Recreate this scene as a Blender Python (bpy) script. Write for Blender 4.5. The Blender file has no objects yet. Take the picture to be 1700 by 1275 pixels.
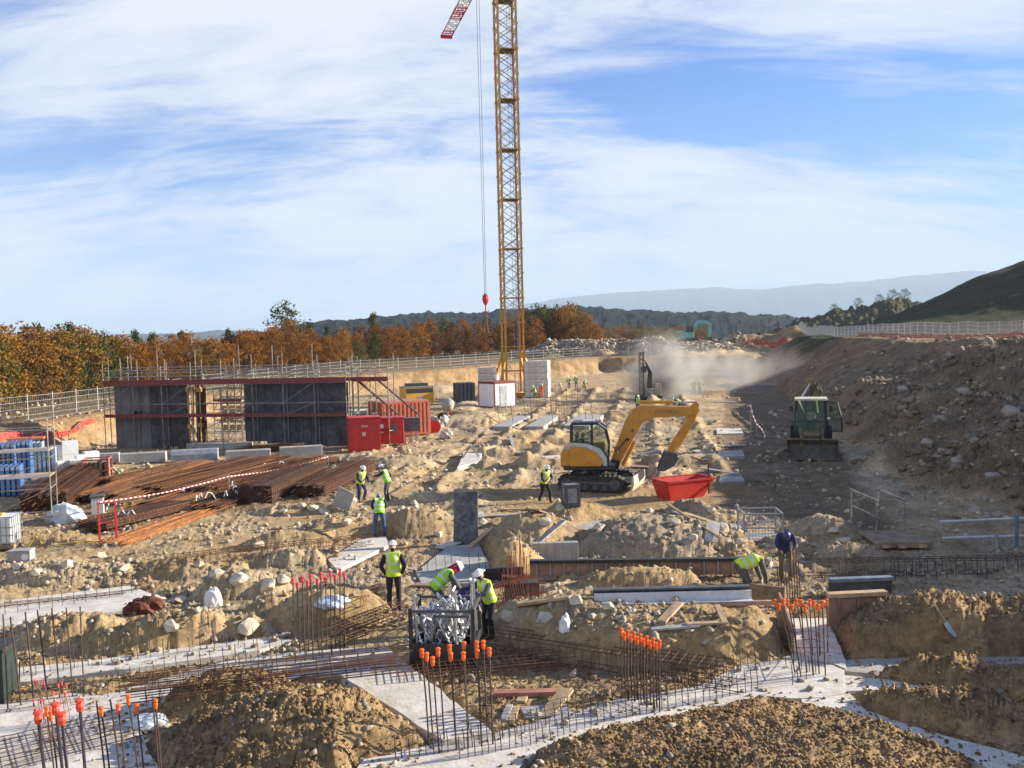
import bpy, bmesh, math, random, zlib
import numpy as np
from mathutils import Vector, Matrix, Euler, Quaternion
random.seed(7); RNG = np.random.default_rng(7)
R = math.radians
sc = bpy.context.scene
C = sc.collection
# ------------------------------------------------------------------ camera
F = 1500.0; PITCH = math.atan(77.5 / F); ROLL = R(1.4); CAMZ = 7.5
cd = bpy.data.cameras.new('camera'); cam = bpy.data.objects.new('camera', cd); C.objects.link(cam)
cd.sensor_width = 36; cd.lens = F / 1700 * 36; cd.clip_start = 0.1; cd.clip_end = 80000
CM = Euler((R(90) - PITCH, 0, 0)).to_matrix() @ Matrix.Rotation(-ROLL, 3, 'Z')
cam.matrix_world = Matrix.Translation((0, 0, CAMZ)) @ CM.to_4x4()
sc.camera = cam
# ------------------------------------------------------------------ sky and sun
SUN_EL = R(18); SUN_AZ = R(76)            # azimuth measured from +Y towards +X
w = bpy.data.worlds.new('World'); sc.world = w; w.use_nodes = True
nt = w.node_tree; nt.nodes.clear()
def N(t, k, **kw):
    n = t.nodes.new(k)
    for a, b in kw.items():
        if a == 'ins':
            for i, v in b.items(): n.inputs[i].default_value = v
        else: setattr(n, a, b)
    return n
def mth(t, op, a, b=None, c=None):
    n = t.nodes.new('ShaderNodeMath'); n.operation = op
    for i, v in enumerate((a, b, c)):
        if v is None: continue
        if isinstance(v, (int, float)): n.inputs[i].default_value = v
        else: t.links.new(v, n.inputs[i])
    return n.outputs[0]
def ramp(t, src, stops, interp='LINEAR'):
    n = t.nodes.new('ShaderNodeValToRGB'); e = n.color_ramp.elements; n.color_ramp.interpolation = interp
    while len(e) < len(stops): e.new(0.5)
    for el, (p, c) in zip(e, stops):
        el.position = p; el.color = (c, c, c, 1) if isinstance(c, (int, float)) else (*c, 1)
    t.links.new(src, n.inputs[0]); return n.outputs[0]
def mix(t, fac, a, b, blend='MIX'):
    n = t.nodes.new('ShaderNodeMix'); n.data_type = 'RGBA'; n.blend_type = blend
    for i, v in ((0, fac), (6, a), (7, b)):
        if isinstance(v, (int, float)): n.inputs[i].default_value = v
        elif isinstance(v, tuple): n.inputs[i].default_value = (*v, 1) if len(v) == 3 else v
        else: t.links.new(v, n.inputs[i])
    return n.outputs[2]
sky = N(nt, 'ShaderNodeTexSky', sky_type='NISHITA', sun_disc=False, sun_elevation=SUN_EL, sun_rotation=SUN_AZ,
        altitude=200, air_density=1.0, dust_density=0.25, ozone_density=2.0)
tc = N(nt, 'ShaderNodeTexCoord'); sp = N(nt, 'ShaderNodeSeparateXYZ'); nt.links.new(tc.outputs['Generated'], sp.inputs[0])
X_, Y_, Z_ = sp.outputs
zz = mth(nt, 'ADD', mth(nt, 'MAXIMUM', Z_, 0.0), 0.30)
cu = N(nt, 'ShaderNodeCombineXYZ'); nt.links.new(mth(nt, 'DIVIDE', X_, zz), cu.inputs[0]); nt.links.new(mth(nt, 'DIVIDE', Y_, zz), cu.inputs[1])
def cloud_noise(rot, scl, loc, scale, detail, rough, dist):
    mp = N(nt, 'ShaderNodeMapping'); nt.links.new(cu.outputs[0], mp.inputs[0])
    mp.inputs['Rotation'].default_value = (0, 0, R(rot)); mp.inputs['Scale'].default_value = scl; mp.inputs['Location'].default_value = loc
    n = N(nt, 'ShaderNodeTexNoise', ins={'Scale': scale, 'Detail': detail, 'Roughness': rough, 'Distortion': dist})
    nt.links.new(mp.outputs[0], n.inputs['Vector']); return n.outputs['Fac']
n1 = cloud_noise(14, (0.42, 1.0, 1), (1.3, 0.4, 0), 1.7, 12, 0.66, 1.0)
n2 = cloud_noise(-24, (0.35, 1.3, 1), (6.6, 2.2, 0), 4.2, 12, 0.70, 1.4)
n3 = cloud_noise(24, (0.5, 0.8, 1), (3.1, 7.4, 0), 1.1, 3, 0.5, 0.5)
cl = mth(nt, 'ADD', mth(nt, 'ADD', mth(nt, 'MULTIPLY', n1, 0.52), mth(nt, 'MULTIPLY', n2, 0.30)), mth(nt, 'MULTIPLY', n3, 0.55))
cl = mth(nt, 'ADD', cl, mth(nt, 'MULTIPLY', mth(nt, 'SUBTRACT', 0.22, Z_), 0.22))
cf = ramp(nt, cl, [(0.585, 0.0), (0.635, 0.32), (0.685, 0.74), (0.745, 0.98)])
hz = ramp(nt, Z_, [(0.0, 0.75), (0.06, 0.48), (0.14, 0.18), (0.26, 0.0)])
ccol = mix(nt, ramp(nt, Z_, [(0.0, 0.0), (0.25, 1.0)]), (4.5, 4.75, 5.1), (5.1, 5.2, 5.4))
skyc = mix(nt, hz, mix(nt, 1.0, sky.outputs[0], (0.29, 0.57, 1.05), 'MULTIPLY'), (2.9, 3.55, 4.6))
skyc = mix(nt, mth(nt, 'MULTIPLY', cf, 0.92), skyc, ccol)
bg = N(nt, 'ShaderNodeBackground', ins={'Strength': 0.062}); nt.links.new(skyc, bg.inputs[0])
wo = N(nt, 'ShaderNodeOutputWorld'); nt.links.new(bg.outputs[0], wo.inputs[0])
sl = bpy.data.lights.new('sun', 'SUN'); sl.energy = 5.0; sl.angle = R(0.5); sl.color = (1.0, 0.90, 0.74)
so = bpy.data.objects.new('sun', sl); C.objects.link(so)
SUNV = Vector((math.cos(SUN_EL) * math.sin(SUN_AZ), math.cos(SUN_EL) * math.cos(SUN_AZ), math.sin(SUN_EL)))
so.rotation_euler = SUNV.to_track_quat('Z', 'Y').to_euler()
sc.view_settings.view_transform = 'Standard'; sc.view_settings.look = 'None'
sc.view_settings.exposure = 1.55; sc.view_settings.gamma = 1.0
sc.cycles.max_bounces = 5; sc.cycles.diffuse_bounces = 2; sc.cycles.glossy_bounces = 2; sc.cycles.transparent_max_bounces = 12
sc.cycles.transmission_bounces = 3; sc.cycles.volume_bounces = 0; sc.cycles.use_denoising = True
# ------------------------------------------------------------------ geometry helpers
def ray(px, py):
    return (CM @ Vector(((px - 850) / F, -(py - 637.5) / F, -1))).normalized()
def P(px, py, z=0.0):                      # where the sight line through a photo point meets height z
    d = ray(px, py); t = (z - CAMZ) / d.z
    return Vector((d.x * t, d.y * t, z))
def PY(px, py, Y):                         # where it meets depth Y
    d = ray(px, py); t = Y / d.y
    return Vector((d.x * t, Y, CAMZ + d.z * t))
class MB:
    def __init__(s): s.v = []; s.f = []; s.m = []
    def add(s, vs, fs, mi=0):
        o = len(s.v); s.v += [tuple(v) for v in vs]; s.f += [tuple(i + o for i in f) for f in fs]; s.m += [mi] * len(fs); return s
    def box(s, c, d, rot=None, mi=0):
        c = Vector(c); hx, hy, hz = d[0] / 2, d[1] / 2, d[2] / 2
        vs = [Vector((x * hx, y * hy, z * hz)) for z in (-1, 1) for y in (-1, 1) for x in (-1, 1)]
        if rot is not None:
            m = rot if isinstance(rot, Matrix) else Euler(rot).to_matrix(); vs = [m @ v for v in vs]
        return s.add([v + c for v in vs], [(0, 2, 3, 1), (4, 5, 7, 6), (0, 1, 5, 4), (2, 6, 7, 3), (0, 4, 6, 2), (1, 3, 7, 5)], mi)
    def beam(s, a, b, wd, ht=None, mi=0):
        a = Vector(a); b = Vector(b); d = b - a; L = d.length
        if L < 1e-6: return s
        return s.box((a + b) / 2, (wd, ht or wd, L), d.to_track_quat('Z', 'Y').to_matrix(), mi)
    def tube(s, pts, r, n=6, mi=0, cap=True):
        pts = [Vector(p) for p in pts]; k = len(pts)
        rs = list(r) if isinstance(r, (list, tuple)) else [r] * k
        vs = []; q0 = None
        for i, p in enumerate(pts):
            d = (pts[min(i + 1, k - 1)] - pts[max(i - 1, 0)])
            if d.length < 1e-7: d = Vector((0, 0, 1))
            d.normalize()
            if q0 is None: q0 = d.to_track_quat('Z', 'Y'); dp = d
            else: q0 = dp.rotation_difference(d) @ q0; dp = d
            for j in range(n):
                t = 2 * math.pi * j / n
                vs.append(p + q0 @ Vector((math.cos(t) * rs[i], math.sin(t) * rs[i], 0)))
        fs = [(i * n + j, i * n + (j + 1) % n, (i + 1) * n + (j + 1) % n, (i + 1) * n + j) for i in range(k - 1) for j in range(n)]
        if cap: fs += [tuple(range(n))[::-1], tuple((k - 1) * n + j for j in range(n))]
        return s.add(vs, fs, mi)
    def prism(s, prof, a, b, axis='y', mi=0):
        # profile (u, v) extruded along an axis from a to b
        def pt(u, v, t): return {'y': (u, t, v), 'x': (t, u, v), 'z': (u, v, t)}[axis]
        n = len(prof); vs = [pt(u, v, a) for u, v in prof] + [pt(u, v, b) for u, v in prof]
        fs = [tuple(range(n)), tuple(range(2 * n - 1, n - 1, -1))] + [(i, i + n, (i + 1) % n + n, (i + 1) % n) for i in range(n)]
        return s.add(vs, fs, mi)
    def lathe(s, prof, c=(0, 0, 0), n=12, mi=0, sc=(1, 1)):
        c = Vector(c); vs = []
        for r, z in prof:
            for j in range(n):
                t = 2 * math.pi * j / n; vs.append(c + Vector((r * math.cos(t) * sc[0], r * math.sin(t) * sc[1], z)))
        k = len(prof)
        fs = [(i * n + j, i * n + (j + 1) % n, (i + 1) * n + (j + 1) % n, (i + 1) * n + j) for i in range(k - 1) for j in range(n)]
        fs += [tuple(range(n))[::-1], tuple((k - 1) * n + j for j in range(n))]
        return s.add(vs, fs, mi)
    def ball(s, c, r, n=8, mi=0, rot=None):
        r = (r, r, r) if isinstance(r, (int, float)) else r
        c = Vector(c); k = max(4, n // 2 + 1); vs = []
        for i in range(k + 1):
            ph = math.pi * i / k
            for j in range(n):
                t = 2 * math.pi * j / n
                v = Vector((math.sin(ph) * math.cos(t) * r[0], math.sin(ph) * math.sin(t) * r[1], math.cos(ph) * r[2]))
                vs.append(c + (rot @ v if rot is not None else v))
        fs = [(i * n + j, (i + 1) * n + j, (i + 1) * n + (j + 1) % n, i * n + (j + 1) % n) for i in range(k) for j in range(n)]
        return s.add(vs, fs, mi)
    def build(s, name, mat, parent=None, smooth=False, bevel=0, loc=None, rz=None):
        me = bpy.data.meshes.new(name); me.from_pydata(s.v, [], s.f)
        for m in (mat if isinstance(mat, (list, tuple)) else [mat]): me.materials.append(m)
        me.polygons.foreach_set('material_index', s.m)
        bm = bmesh.new(); bm.from_mesh(me); bmesh.ops.remove_doubles(bm, verts=bm.verts, dist=1e-6) if smooth else None
        bmesh.ops.recalc_face_normals(bm, faces=bm.faces); bm.to_mesh(me); bm.free()
        o = bpy.data.objects.new(name, me); C.objects.link(o)
        if smooth: me.polygons.foreach_set('use_smooth', [True] * len(me.polygons))
        if bevel:
            b = o.modifiers.new('edge', 'BEVEL'); b.width = bevel; b.segments = 2; b.limit_method = 'ANGLE'; b.angle_limit = R(40)
        if parent: o.parent = parent
        if loc is not None: o.location = loc
        if rz is not None: o.rotation_euler = (0, 0, rz)
        return o
def tag(o, label=None, cat=None, group=None, kind=None):
    if label: o['label'] = label
    if cat: o['category'] = cat
    if group: o['group'] = group
    if kind: o['kind'] = kind
    return o
def thing(name, label, cat, loc=(0, 0, 0), rz=0.0, group=None, scale=None):
    o = bpy.data.objects.new(name, None); C.objects.link(o); o.location = loc; o.rotation_euler = (0, 0, rz)
    o.empty_display_size = 0.3
    if scale: o.scale = (scale,) * 3
    return tag(o, label, cat, group)
def copy_tree(o, parent=None):
    c = o.copy(); C.objects.link(c)
    if parent: c.parent = parent
    for ch in o.children: copy_tree(ch, c)
    return c
def dup(o, loc, rz=0.0, label=None, group=None, scale=None):
    c = copy_tree(o); c.location = loc; c.rotation_euler = (0, 0, rz)
    if scale: c.scale = scale if isinstance(scale, tuple) else (scale,) * 3
    return tag(c, label, None, group)
# ------------------------------------------------------------------ materials
MATS = {}
def mat(name, col, rough=0.6, metal=0.0, var=0.18, scale=3.0, bump=0.0, bscale=30.0, col2=None, spec=0.5, dirt=0.0, dirtcol=(0.25, 0.19, 0.12)):
    if name in MATS: return MATS[name]
    m = bpy.data.materials.new(name); m.use_nodes = True; t = m.node_tree; b = t.nodes['Principled BSDF']
    b.inputs['Roughness'].default_value = rough; b.inputs['Metallic'].default_value = metal
    b.inputs['Specular IOR Level'].default_value = spec
    tcx = N(t, 'ShaderNodeTexCoord'); n = N(t, 'ShaderNodeTexNoise', ins={'Scale': scale, 'Detail': 6, 'Roughness': 0.65})
    t.links.new(tcx.outputs['Object'], n.inputs['Vector'])
    c2 = col2 or tuple(c * (1 - var * 2) for c in col); c1 = col if col2 else tuple(min(1, c * (1 + var)) for c in col)
    out = mix(t, ramp(t, n.outputs['Fac'], [(0.34, 0.0), (0.66, 1.0)]), c2, c1)
    if dirt:
        n2 = N(t, 'ShaderNodeTexNoise', ins={'Scale': scale * 2.7, 'Detail': 8, 'Roughness': 0.7}); t.links.new(tcx.outputs['Object'], n2.inputs['Vector'])
        out = mix(t, mth(t, 'MULTIPLY', ramp(t, n2.outputs['Fac'], [(0.45, 0.0), (0.68, 1.0)]), dirt), out, dirtcol)
    t.links.new(out, b.inputs['Base Color'])
    if bump:
        n3 = N(t, 'ShaderNodeTexNoise', ins={'Scale': bscale, 'Detail': 5, 'Roughness': 0.6}); t.links.new(tcx.outputs['Object'], n3.inputs['Vector'])
        bp = N(t, 'ShaderNodeBump', ins={'Strength': bump, 'Distance': 0.05}); t.links.new(n3.outputs['Fac'], bp.inputs['Height'])
        t.links.new(bp.outputs[0], b.inputs['Normal'])
    MATS[name] = m; return m
# ------------------------------------------------------------------ noise
_perm = RNG.permutation(512).astype(np.int64); _perm = np.concatenate([_perm, _perm])
_ga = RNG.uniform(0, 2 * np.pi, 512); _gx, _gy = np.cos(_ga), np.sin(_ga)
def perlin(x, y):
    xi = np.floor(x).astype(np.int64); yi = np.floor(y).astype(np.int64); fx = x - xi; fy = y - yi
    xi &= 511; yi &= 511
    u = fx * fx * fx * (fx * (fx * 6 - 15) + 10); v = fy * fy * fy * (fy * (fy * 6 - 15) + 10)
    def g(ix, iy, dx, dy):
        h = _perm[_perm[ix & 511] + (iy & 511)] & 511
        return _gx[h] * dx + _gy[h] * dy
    a = g(xi, yi, fx, fy); b = g(xi + 1, yi, fx - 1, fy); c = g(xi, yi + 1, fx, fy - 1); d = g(xi + 1, yi + 1, fx - 1, fy - 1)
    return (a + u * (b - a)) * (1 - v) + (c + u * (d - c)) * v
def fbm(x, y, o=4, g=0.5, s=0.0):
    t = 0; a = 1.0
    for i in range(o):
        t = t + a * perlin(x * 2 ** i + 17.3 * i + s, y * 2 ** i - 9.1 * i + s); a *= g
    return t
def sstep(a, b, x):
    t = np.clip((x - a) / (b - a), 0, 1); return t * t * (3 - 2 * t)
def poly_sd(px, py, poly):                 # signed distance, negative inside
    d = np.full(px.shape, 1e18); ins = np.zeros(px.shape, bool); n = len(poly)
    for i in range(n):
        ax, ay = poly[i]; bx, by = poly[(i + 1) % n]; ex, ey = bx - ax, by - ay
        t = np.clip(((px - ax) * ex + (py - ay) * ey) / (ex * ex + ey * ey + 1e-12), 0, 1)
        d = np.minimum(d, (px - ax - t * ex) ** 2 + (py - ay - t * ey) ** 2)
        c = ((ay > py) != (by > py)); xs = ax + (py - ay) / ((by - ay) if by != ay else 1e-9) * ex
        ins ^= c & (px < xs)
    d = np.sqrt(d); return np.where(ins, -d, d)
def XY(pts, z=0.0): return [tuple(P(x, y, z)[:2]) for x, y in pts]
# ------------------------------------------------------------------ footings (photo outline -> ground plan)
FOOT = [
 ('pale concrete pad with rusty bar mesh in the bottom left corner', 0.05, [(-60, 1180), (0, 1170), (120, 1150), (180, 1155), (220, 1185), (262, 1275), (275, 1330), (-60, 1330)]),
 ('narrow pale footing running below the earth bank at left', 0.05, [(-60, 1118), (0, 1110), (142, 1098), (430, 1058), (490, 1062), (430, 1080), (140, 1120), (0, 1136), (-60, 1142)]),
 ('long pale footing carrying the tall rebar cluster left of the clamp crate', 0.06, [(120, 1168), (372, 1098), (480, 1083), (640, 1072), (660, 1090), (566, 1120), (470, 1112), (335, 1145), (225, 1182)]),
 ('straight concrete footing crossing diagonally beside the brown earth heap', 0.16, [(566, 1121), (662, 1090), (818, 1216), (738, 1230)]),
 ('broad concrete footing with thin starter bars along the bottom of the site', 0.07, [(600, 1262), (738, 1231), (818, 1218), (1030, 1160), (1157, 1140), (1235, 1102), (1294, 1094), (1370, 1100), (1402, 1112), (1400, 1152), (1364, 1158), (1310, 1160), (1266, 1154), (1181, 1174), (1100, 1190), (1002, 1211), (894, 1242), (860, 1275), (840, 1330), (560, 1330)]),
 ('short white footing under the capped bars by the timber shutter', 0.09, [(1305, 1026), (1372, 1026), (1404, 1094), (1404, 1110), (1371, 1098), (1300, 1091), (1318, 1085)]),
 ('flat white footing strip between the dark heap and the low mound at right', 0.05, [(1384, 1096), (1480, 1092), (1700, 1090), (1800, 1090), (1800, 1102), (1490, 1105), (1450, 1118), (1384, 1112)]),
 ('thin white footing between the two low mounds at right', 0.05, [(1384, 1118), (1470, 1128), (1605, 1153), (1700, 1166), (1800, 1176), (1800, 1185), (1600, 1166), (1480, 1144), (1384, 1148)]),
 ('curving white footing in front of the lower brown mound at right', 0.06, [(1330, 1146), (1404, 1146), (1440, 1180), (1527, 1208), (1640, 1240), (1720, 1262), (1800, 1300), (1690, 1300), (1589, 1247), (1457, 1206), (1368, 1180), (1330, 1166)]),
 ('wide tan footing at the left edge behind the bare tall bars', 0.07, [(-60, 1006), (0, 998), (215, 972), (250, 985), (215, 1012), (120, 1025), (0, 1040), (-60, 1046)]),
 ('grey footing in front of the leaning dark board', 0.06, [(690, 950), (745, 906), (795, 903), (815, 945), (800, 968), (700, 968)]),
 ('pale footing behind the heap of grey rubble', 0.06, [(925, 884), (985, 864), (1090, 862), (1230, 870), (1230, 882), (1080, 880), (960, 892)]),
 ('small footing below the worker with blue jeans', 0.06, [(545, 928), (600, 895), (640, 890), (645, 905), (560, 946)]),
 ('first grey slab with starter bars left of the yellow digger', 0.35, [(818, 708), (846, 708), (880, 690), (858, 690)]),
 ('second grey slab with starter bars left of the yellow digger', 0.35, [(872, 708), (902, 708), (926, 690), (904, 690)]),
 ('third grey slab with starter bars directly behind the cab', 0.35, [(936, 706), (978, 708), (1002, 688), (958, 688)]),
 ('low pale kerb beam behind the standing worker', 0.15, [(897, 764), (945, 760), (945, 754), (900, 757)]),
 ('angled pale block in the trench by the gravel road', 0.3, [(760, 775), (796, 766), (800, 752), (770, 752)]),
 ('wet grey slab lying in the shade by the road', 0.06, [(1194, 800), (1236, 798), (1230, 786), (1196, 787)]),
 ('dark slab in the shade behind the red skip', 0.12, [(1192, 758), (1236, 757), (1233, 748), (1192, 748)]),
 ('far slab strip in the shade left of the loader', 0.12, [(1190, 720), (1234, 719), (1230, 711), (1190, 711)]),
]
FPOLY = [XY(p, z) for (_, z, p) in FOOT]
# ------------------------------------------------------------------ mounds: photo base point, half sizes in m, turn, height, flatness, roughness, soil
TAN, PALE, BROWN, GREY, RED, GRASS, DARK = range(7)
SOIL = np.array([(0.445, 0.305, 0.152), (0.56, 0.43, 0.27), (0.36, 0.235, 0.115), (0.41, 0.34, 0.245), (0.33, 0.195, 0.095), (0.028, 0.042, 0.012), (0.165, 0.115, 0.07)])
MOUND = [
 (490, 1230, 2.5, 2.0, 0, 0.85, 1.3, 1.8, BROWN), (380, 1165, 1.5, 0.8, 15, 0.62, 2, 1.5, BROWN), (640, 1235, 0.8, 1.0, 0, 0.3, 2, 1, TAN),
 (1240, 1275, 4.5, 2.7, 12, 0.40, 2.5, 0.9, BROWN), (1560, 1196, 2.6, 0.85, -18, 0.44, 2, 2.3, BROWN), (1560, 1128, 1.7, 0.5, -8, 0.40, 2, 2.2, BROWN), (1730, 1145, 1.2, 0.7, -8, 0.4, 3, 1.3, BROWN),
 (1555, 1070, 2.5, 1.9, 0, 1.15, 1.6, 2.4, BROWN), (1740, 1070, 2.2, 2.0, 0, 0.95, 2.0, 2.4, DARK), (1500, 1085, 1.3, .9, 0, 0.7, 2, 1.5, BROWN),
 (1065, 1068, 3.0, 1.9, -6, 0.95, 6, 0.8, TAN), (1200, 1075, 1.5, 1.6, 0, 0.85, 5, 0.8, TAN), (880, 1045, 1.1, 1.0, 0, 0.75, 3, 1.0, GREY), (985, 1055, 1.4, 1.3, 0, 1.0, 3, 1.0, GREY),
 (1090, 905, 3.3, 2.2, 0, 0.95, 2.5, 1.2, GREY), (1140, 865, 1.6, 1.1, 0, 0.8, 2, 1.6, GREY), (1060, 972, 1.9, 0.7, 0, 0.5, 3, 1, TAN),
 (545, 1030, 1.7, 1.1, 8, 0.95, 2.4, 0.8, TAN), (455, 1015, 0.9, 0.8, 0, 0.5, 2, 1, TAN), (400, 985, 1.6, 0.8, 10, 0.65, 3, 1.2, PALE),
 (300, 1068, 2.4, 0.9, 12, 0.75, 2.4, 1.2, TAN), (120, 1060, 1.8, 1.0, 0, 0.6, 2, 1.2, TAN), (410, 1060, .8, .6, 0, .55, 2, 1, PALE),
 (90, 965, 2.8, 1.0, 6, 0.5, 2, 1.5, PALE), (300, 950, 2.4, 1.0, 0, 0.45, 2, 1.5, TAN), (480, 935, 1.8, 0.8, 0, .45, 2, 1.4, PALE), (50, 900, 2.5, 1.4, 0, 0.35, 2, 1.2, TAN),
 (700, 880, 1.9, 1.5, 0, 0.85, 2.2, 1.1, TAN), (880, 905, 2.0, 1.9, 0, 1.15, 2, 1.1, TAN), (850, 945, 1.2, 1.2, 0, 0.95, 2, 1.1, TAN), (950, 862, 1.6, 1.2, 0, 0.7, 2, 1.2, TAN),
 (560, 885, 2.0, 1.2, 14, 0.6, 2, 1.1, TAN), (470, 905, 2.2, 0.9, 14, 0.5, 2, 1.1, TAN), (690, 830, 1.6, 1.2, 0, 0.4, 2, 1.4, PALE), (500, 850, 2.4, 0.7, 8, 0.4, 2, 1.6, PALE),
 (800, 702, 4.0, 4.0, 0, 1.0, 2, 0.7, PALE), (770, 706, 3.0, 3.0, 0, 0.8, 2, 0.7, PALE), (665, 774, 2.4, 1.8, 10, 0.6, 2, 0.9, PALE), (600, 770, 2.0, 1.0, 0, 0.5, 2, 0.9, PALE),
 (1380, 880, 1.7, 1.1, 0, 0.6, 2, 1.4, GREY), (1410, 935, 1.4, 0.8, 0, 0.6, 2, 1.5, GREY), (1300, 905, 1.0, .8, 0, .3, 2, 1.3, GREY),
 (1220, 825, 2.4, 2.0, 0, 0.35, 2, 1.0, BROWN), (730, 650, 3.0, 3.0, 0, 1.0, 2, .7, PALE),
]
_r = random.Random(3)
for i in range(55):                        # dug ground of the strip foundations farther back
    D = _r.uniform(44, 125); u = _r.uniform(-0.07, 0.21)
    if D < 60 and u > 0.03 and u < 0.2: continue
    MOUND.append(((u * D, D), None, _r.uniform(1.0, 2.6), _r.uniform(0.8, 2.2), _r.uniform(-30, 60), _r.uniform(0.2, 0.55), 2.2, 1.0, _r.choice([TAN, TAN, PALE, GREY, TAN])))
SMOOTH = [XY(p) for p in (
 [(600, 842), (760, 752), (850, 690), (880, 690), (800, 745), (700, 825), (640, 850)],
 [(330, 905), (520, 845), (560, 860), (420, 905), (330, 935)],
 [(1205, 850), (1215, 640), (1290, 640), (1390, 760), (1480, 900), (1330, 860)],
 [(820, 812), (1260, 812), (1260, 850), (1000, 846), (820, 838)])]
PALE_SHEEN = XY([(1415, 752), (1440, 745), (1458, 775), (1495, 812), (1462, 818), (1430, 800)])
YARD = XY([(70, 850), (160, 785), (545, 768), (610, 800), (520, 838), (330, 850), (200, 880)])
BANK = [(-400, 40), (-60, 48), (-36, 54), (-33.5, 73), (-31, 95), (-23, 128), (-9, 142), (2, 160), (17, 178), (30, 176), (46, 172), (75, 230), (90, 900), (-3000, 900), (-3000, 40)]
def toe_x(Y): return 19.2 + np.maximum(0, Y - 50) * 0.215 - np.maximum(0, 34 - Y) * 0.12
def terrain(X, Y, fine=True):
    X = np.asarray(X, float); Y = np.asarray(Y, float)
    rough = np.ones(X.shape); w_s = np.zeros(X.shape + (7,)); w_s[..., TAN] = 0.6
    big = fbm(X * 0.05, Y * 0.05, 3); mid = fbm(X * 0.22 + 5, Y * 0.22, 3)
    z = big * 0.25 + mid * 0.16
    w_s[..., PALE] += np.clip(mid * 1.2 + .15, 0, .6); w_s[..., GREY] += np.clip(-mid * 1.1, 0, .5)
    br = sstep(24, 18, Y) * 0.8; w_s[..., BROWN] += br
    wob0 = fbm(X * 0.5, Y * 0.5, 3, s=5.5)
    cz = sstep(22, 27, Y) * sstep(150, 120, Y) * sstep(-15, -10, X + 0.0) * sstep(22, 15, X)
    rd = 1 - np.abs(fbm(X * 0.42 + 3, Y * 0.30, 3, s=12)) * 2.2
    z = z + cz * (np.clip(rd, -.2, 1) ** 2 * 0.12 * (0.3 + 1.4 * sstep(-.3, .4, mid)) - 0.05); rough = rough * (1 + cz * .5); w_s[..., PALE] += cz * np.clip(rd, 0, 1) * .4
    w_s[..., BROWN] += cz * sstep(-.05, .35, fbm(X * .16, Y * .10, 3, s=21)) * 1.6; w_s[..., GREY] += cz * sstep(0, .4, fbm(X * .2, Y * .13, 3, s=31)) * 1.2
    zone = sstep(44, 47, Y) * sstep(128, 118, Y)
    xl = X - 0.15 * (Y - 45)                # straight strip trenches with spoil thrown up beside them
    for x0 in (-5.0, -1.2, 2.6, 6.2, 9.6):
        dd = np.abs(xl - x0 + wob0 * .18); z = z - zone * 0.42 * sstep(.62, .42, dd); b_ = np.exp(-((xl - x0 - 1.15 + wob0 * .3) / .42) ** 2) * zone; z = z + b_ * (.28 + .3 * wob0); w_s[..., PALE] += b_ * .8; w_s[..., DARK] += zone * sstep(.7, .4, dd) * .9
    zx = zone * sstep(-6, -5, xl) * sstep(11, 10, xl)
    for y0 in (50.5, 56, 62, 69, 77, 86, 97, 110):
        dd = np.abs(Y - y0 + wob0 * .2); z = z - zx * 0.38 * sstep(.7, .5, dd); b_ = np.exp(-((Y - y0 - 1.4 + wob0 * .4) / .6) ** 2) * zx; z = z + b_ * (.26 + .25 * wob0); w_s[..., TAN] += b_ * .8; w_s[..., DARK] += zx * sstep(.8, .5, dd) * .9
    # mounds
    wob = fbm(X * 0.9, Y * 0.9, 3, s=3.1)
    for m in MOUND:
        c = m[0] if m[1] is None else tuple(P(m[0], m[1])[:2])
        rx, ry = m[2], m[3]; a = R(m[4])
        s = (abs(X - c[0]) < 1.7 * max(rx, ry)) & (abs(Y - c[1]) < 1.7 * max(rx, ry))
        if not s.any(): continue
        dx, dy = X[s] - c[0], Y[s] - c[1]
        u = (dx * math.cos(a) + dy * math.sin(a)) / rx; v = (-dx * math.sin(a) + dy * math.cos(a)) / ry
        q = np.sqrt(u * u + v * v) + wob[s] * 0.26
        t = np.clip(1 - np.clip(q, 0, 2) ** m[6], 0, 1); t = t if m[6] > 3 else t ** 0.9
        z[s] = np.maximum(z[s], z[s] * (1 - t) + t * m[5] * (1 + 0.15 * wob[s]))
        k = sstep(0, 0.25, t); rough[s] = rough[s] * (1 - k) + k * m[7] * 1.5
        w_s[s, m[8]] += k * 2.2
    # right embankment
    e = X - toe_x(Y) + fbm(X * 0.06, Y * 0.06, 3, s=9) * 4.0 + fbm(X * .3, Y * .3, 2, s=2) * .8
    hh = 6.1 + 1.6 * sstep(62, 46, Y) * sstep(7, 11, e) + fbm(X * 0.03, Y * 0.03, 2) * 0.5  # added height on the unseen near crest lengthens its shadow over the road
    prof = np.where(e < 0, 0, np.where(e < 5, e * 0.66, np.where(e < 7, 3.3 + (e - 5) * 0.10, 3.5 + (e - 7) * 0.60)))
    far = sstep(70, 110, Y); prof = prof * (1 - far) + far * np.clip(e, 0, 99) * 0.50
    em = np.minimum(prof, hh); em = np.where(Y < 14, em * sstep(6, 14, Y), em)
    k = sstep(0, 2, e); z = z * (1 - k) + k * (em + mid * 0.35); z = np.maximum(z, em * sstep(-.5, .5, e))
    rough = rough * (1 - k) + k * np.where(em < hh - .05, 4.2, 0.8) * (1 - .6 * far)
    w_s[..., GREY] += k * 1.6 * (1 - far * .8); w_s[..., DARK] += k * 7 * (1 - .3 * far); w_s[..., RED] += k * (0.8 + 2.0 * far); w_s[..., BROWN] += k * np.clip(mid + .3, 0, 1) * 2  # brown cut soil, also darkened in colour to deepen the slope's shade
    # grass hill beyond
    hx = X - (Y - 260) * 0.39 + fbm(X * .02, Y * .02, 3) * 9
    g = sstep(92, 168, hx) * sstep(150, 240, Y + X * .25)
    gh = g * 23 + np.maximum(0, hx - 150) * 0.10 * (Y < 1200)
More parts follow.
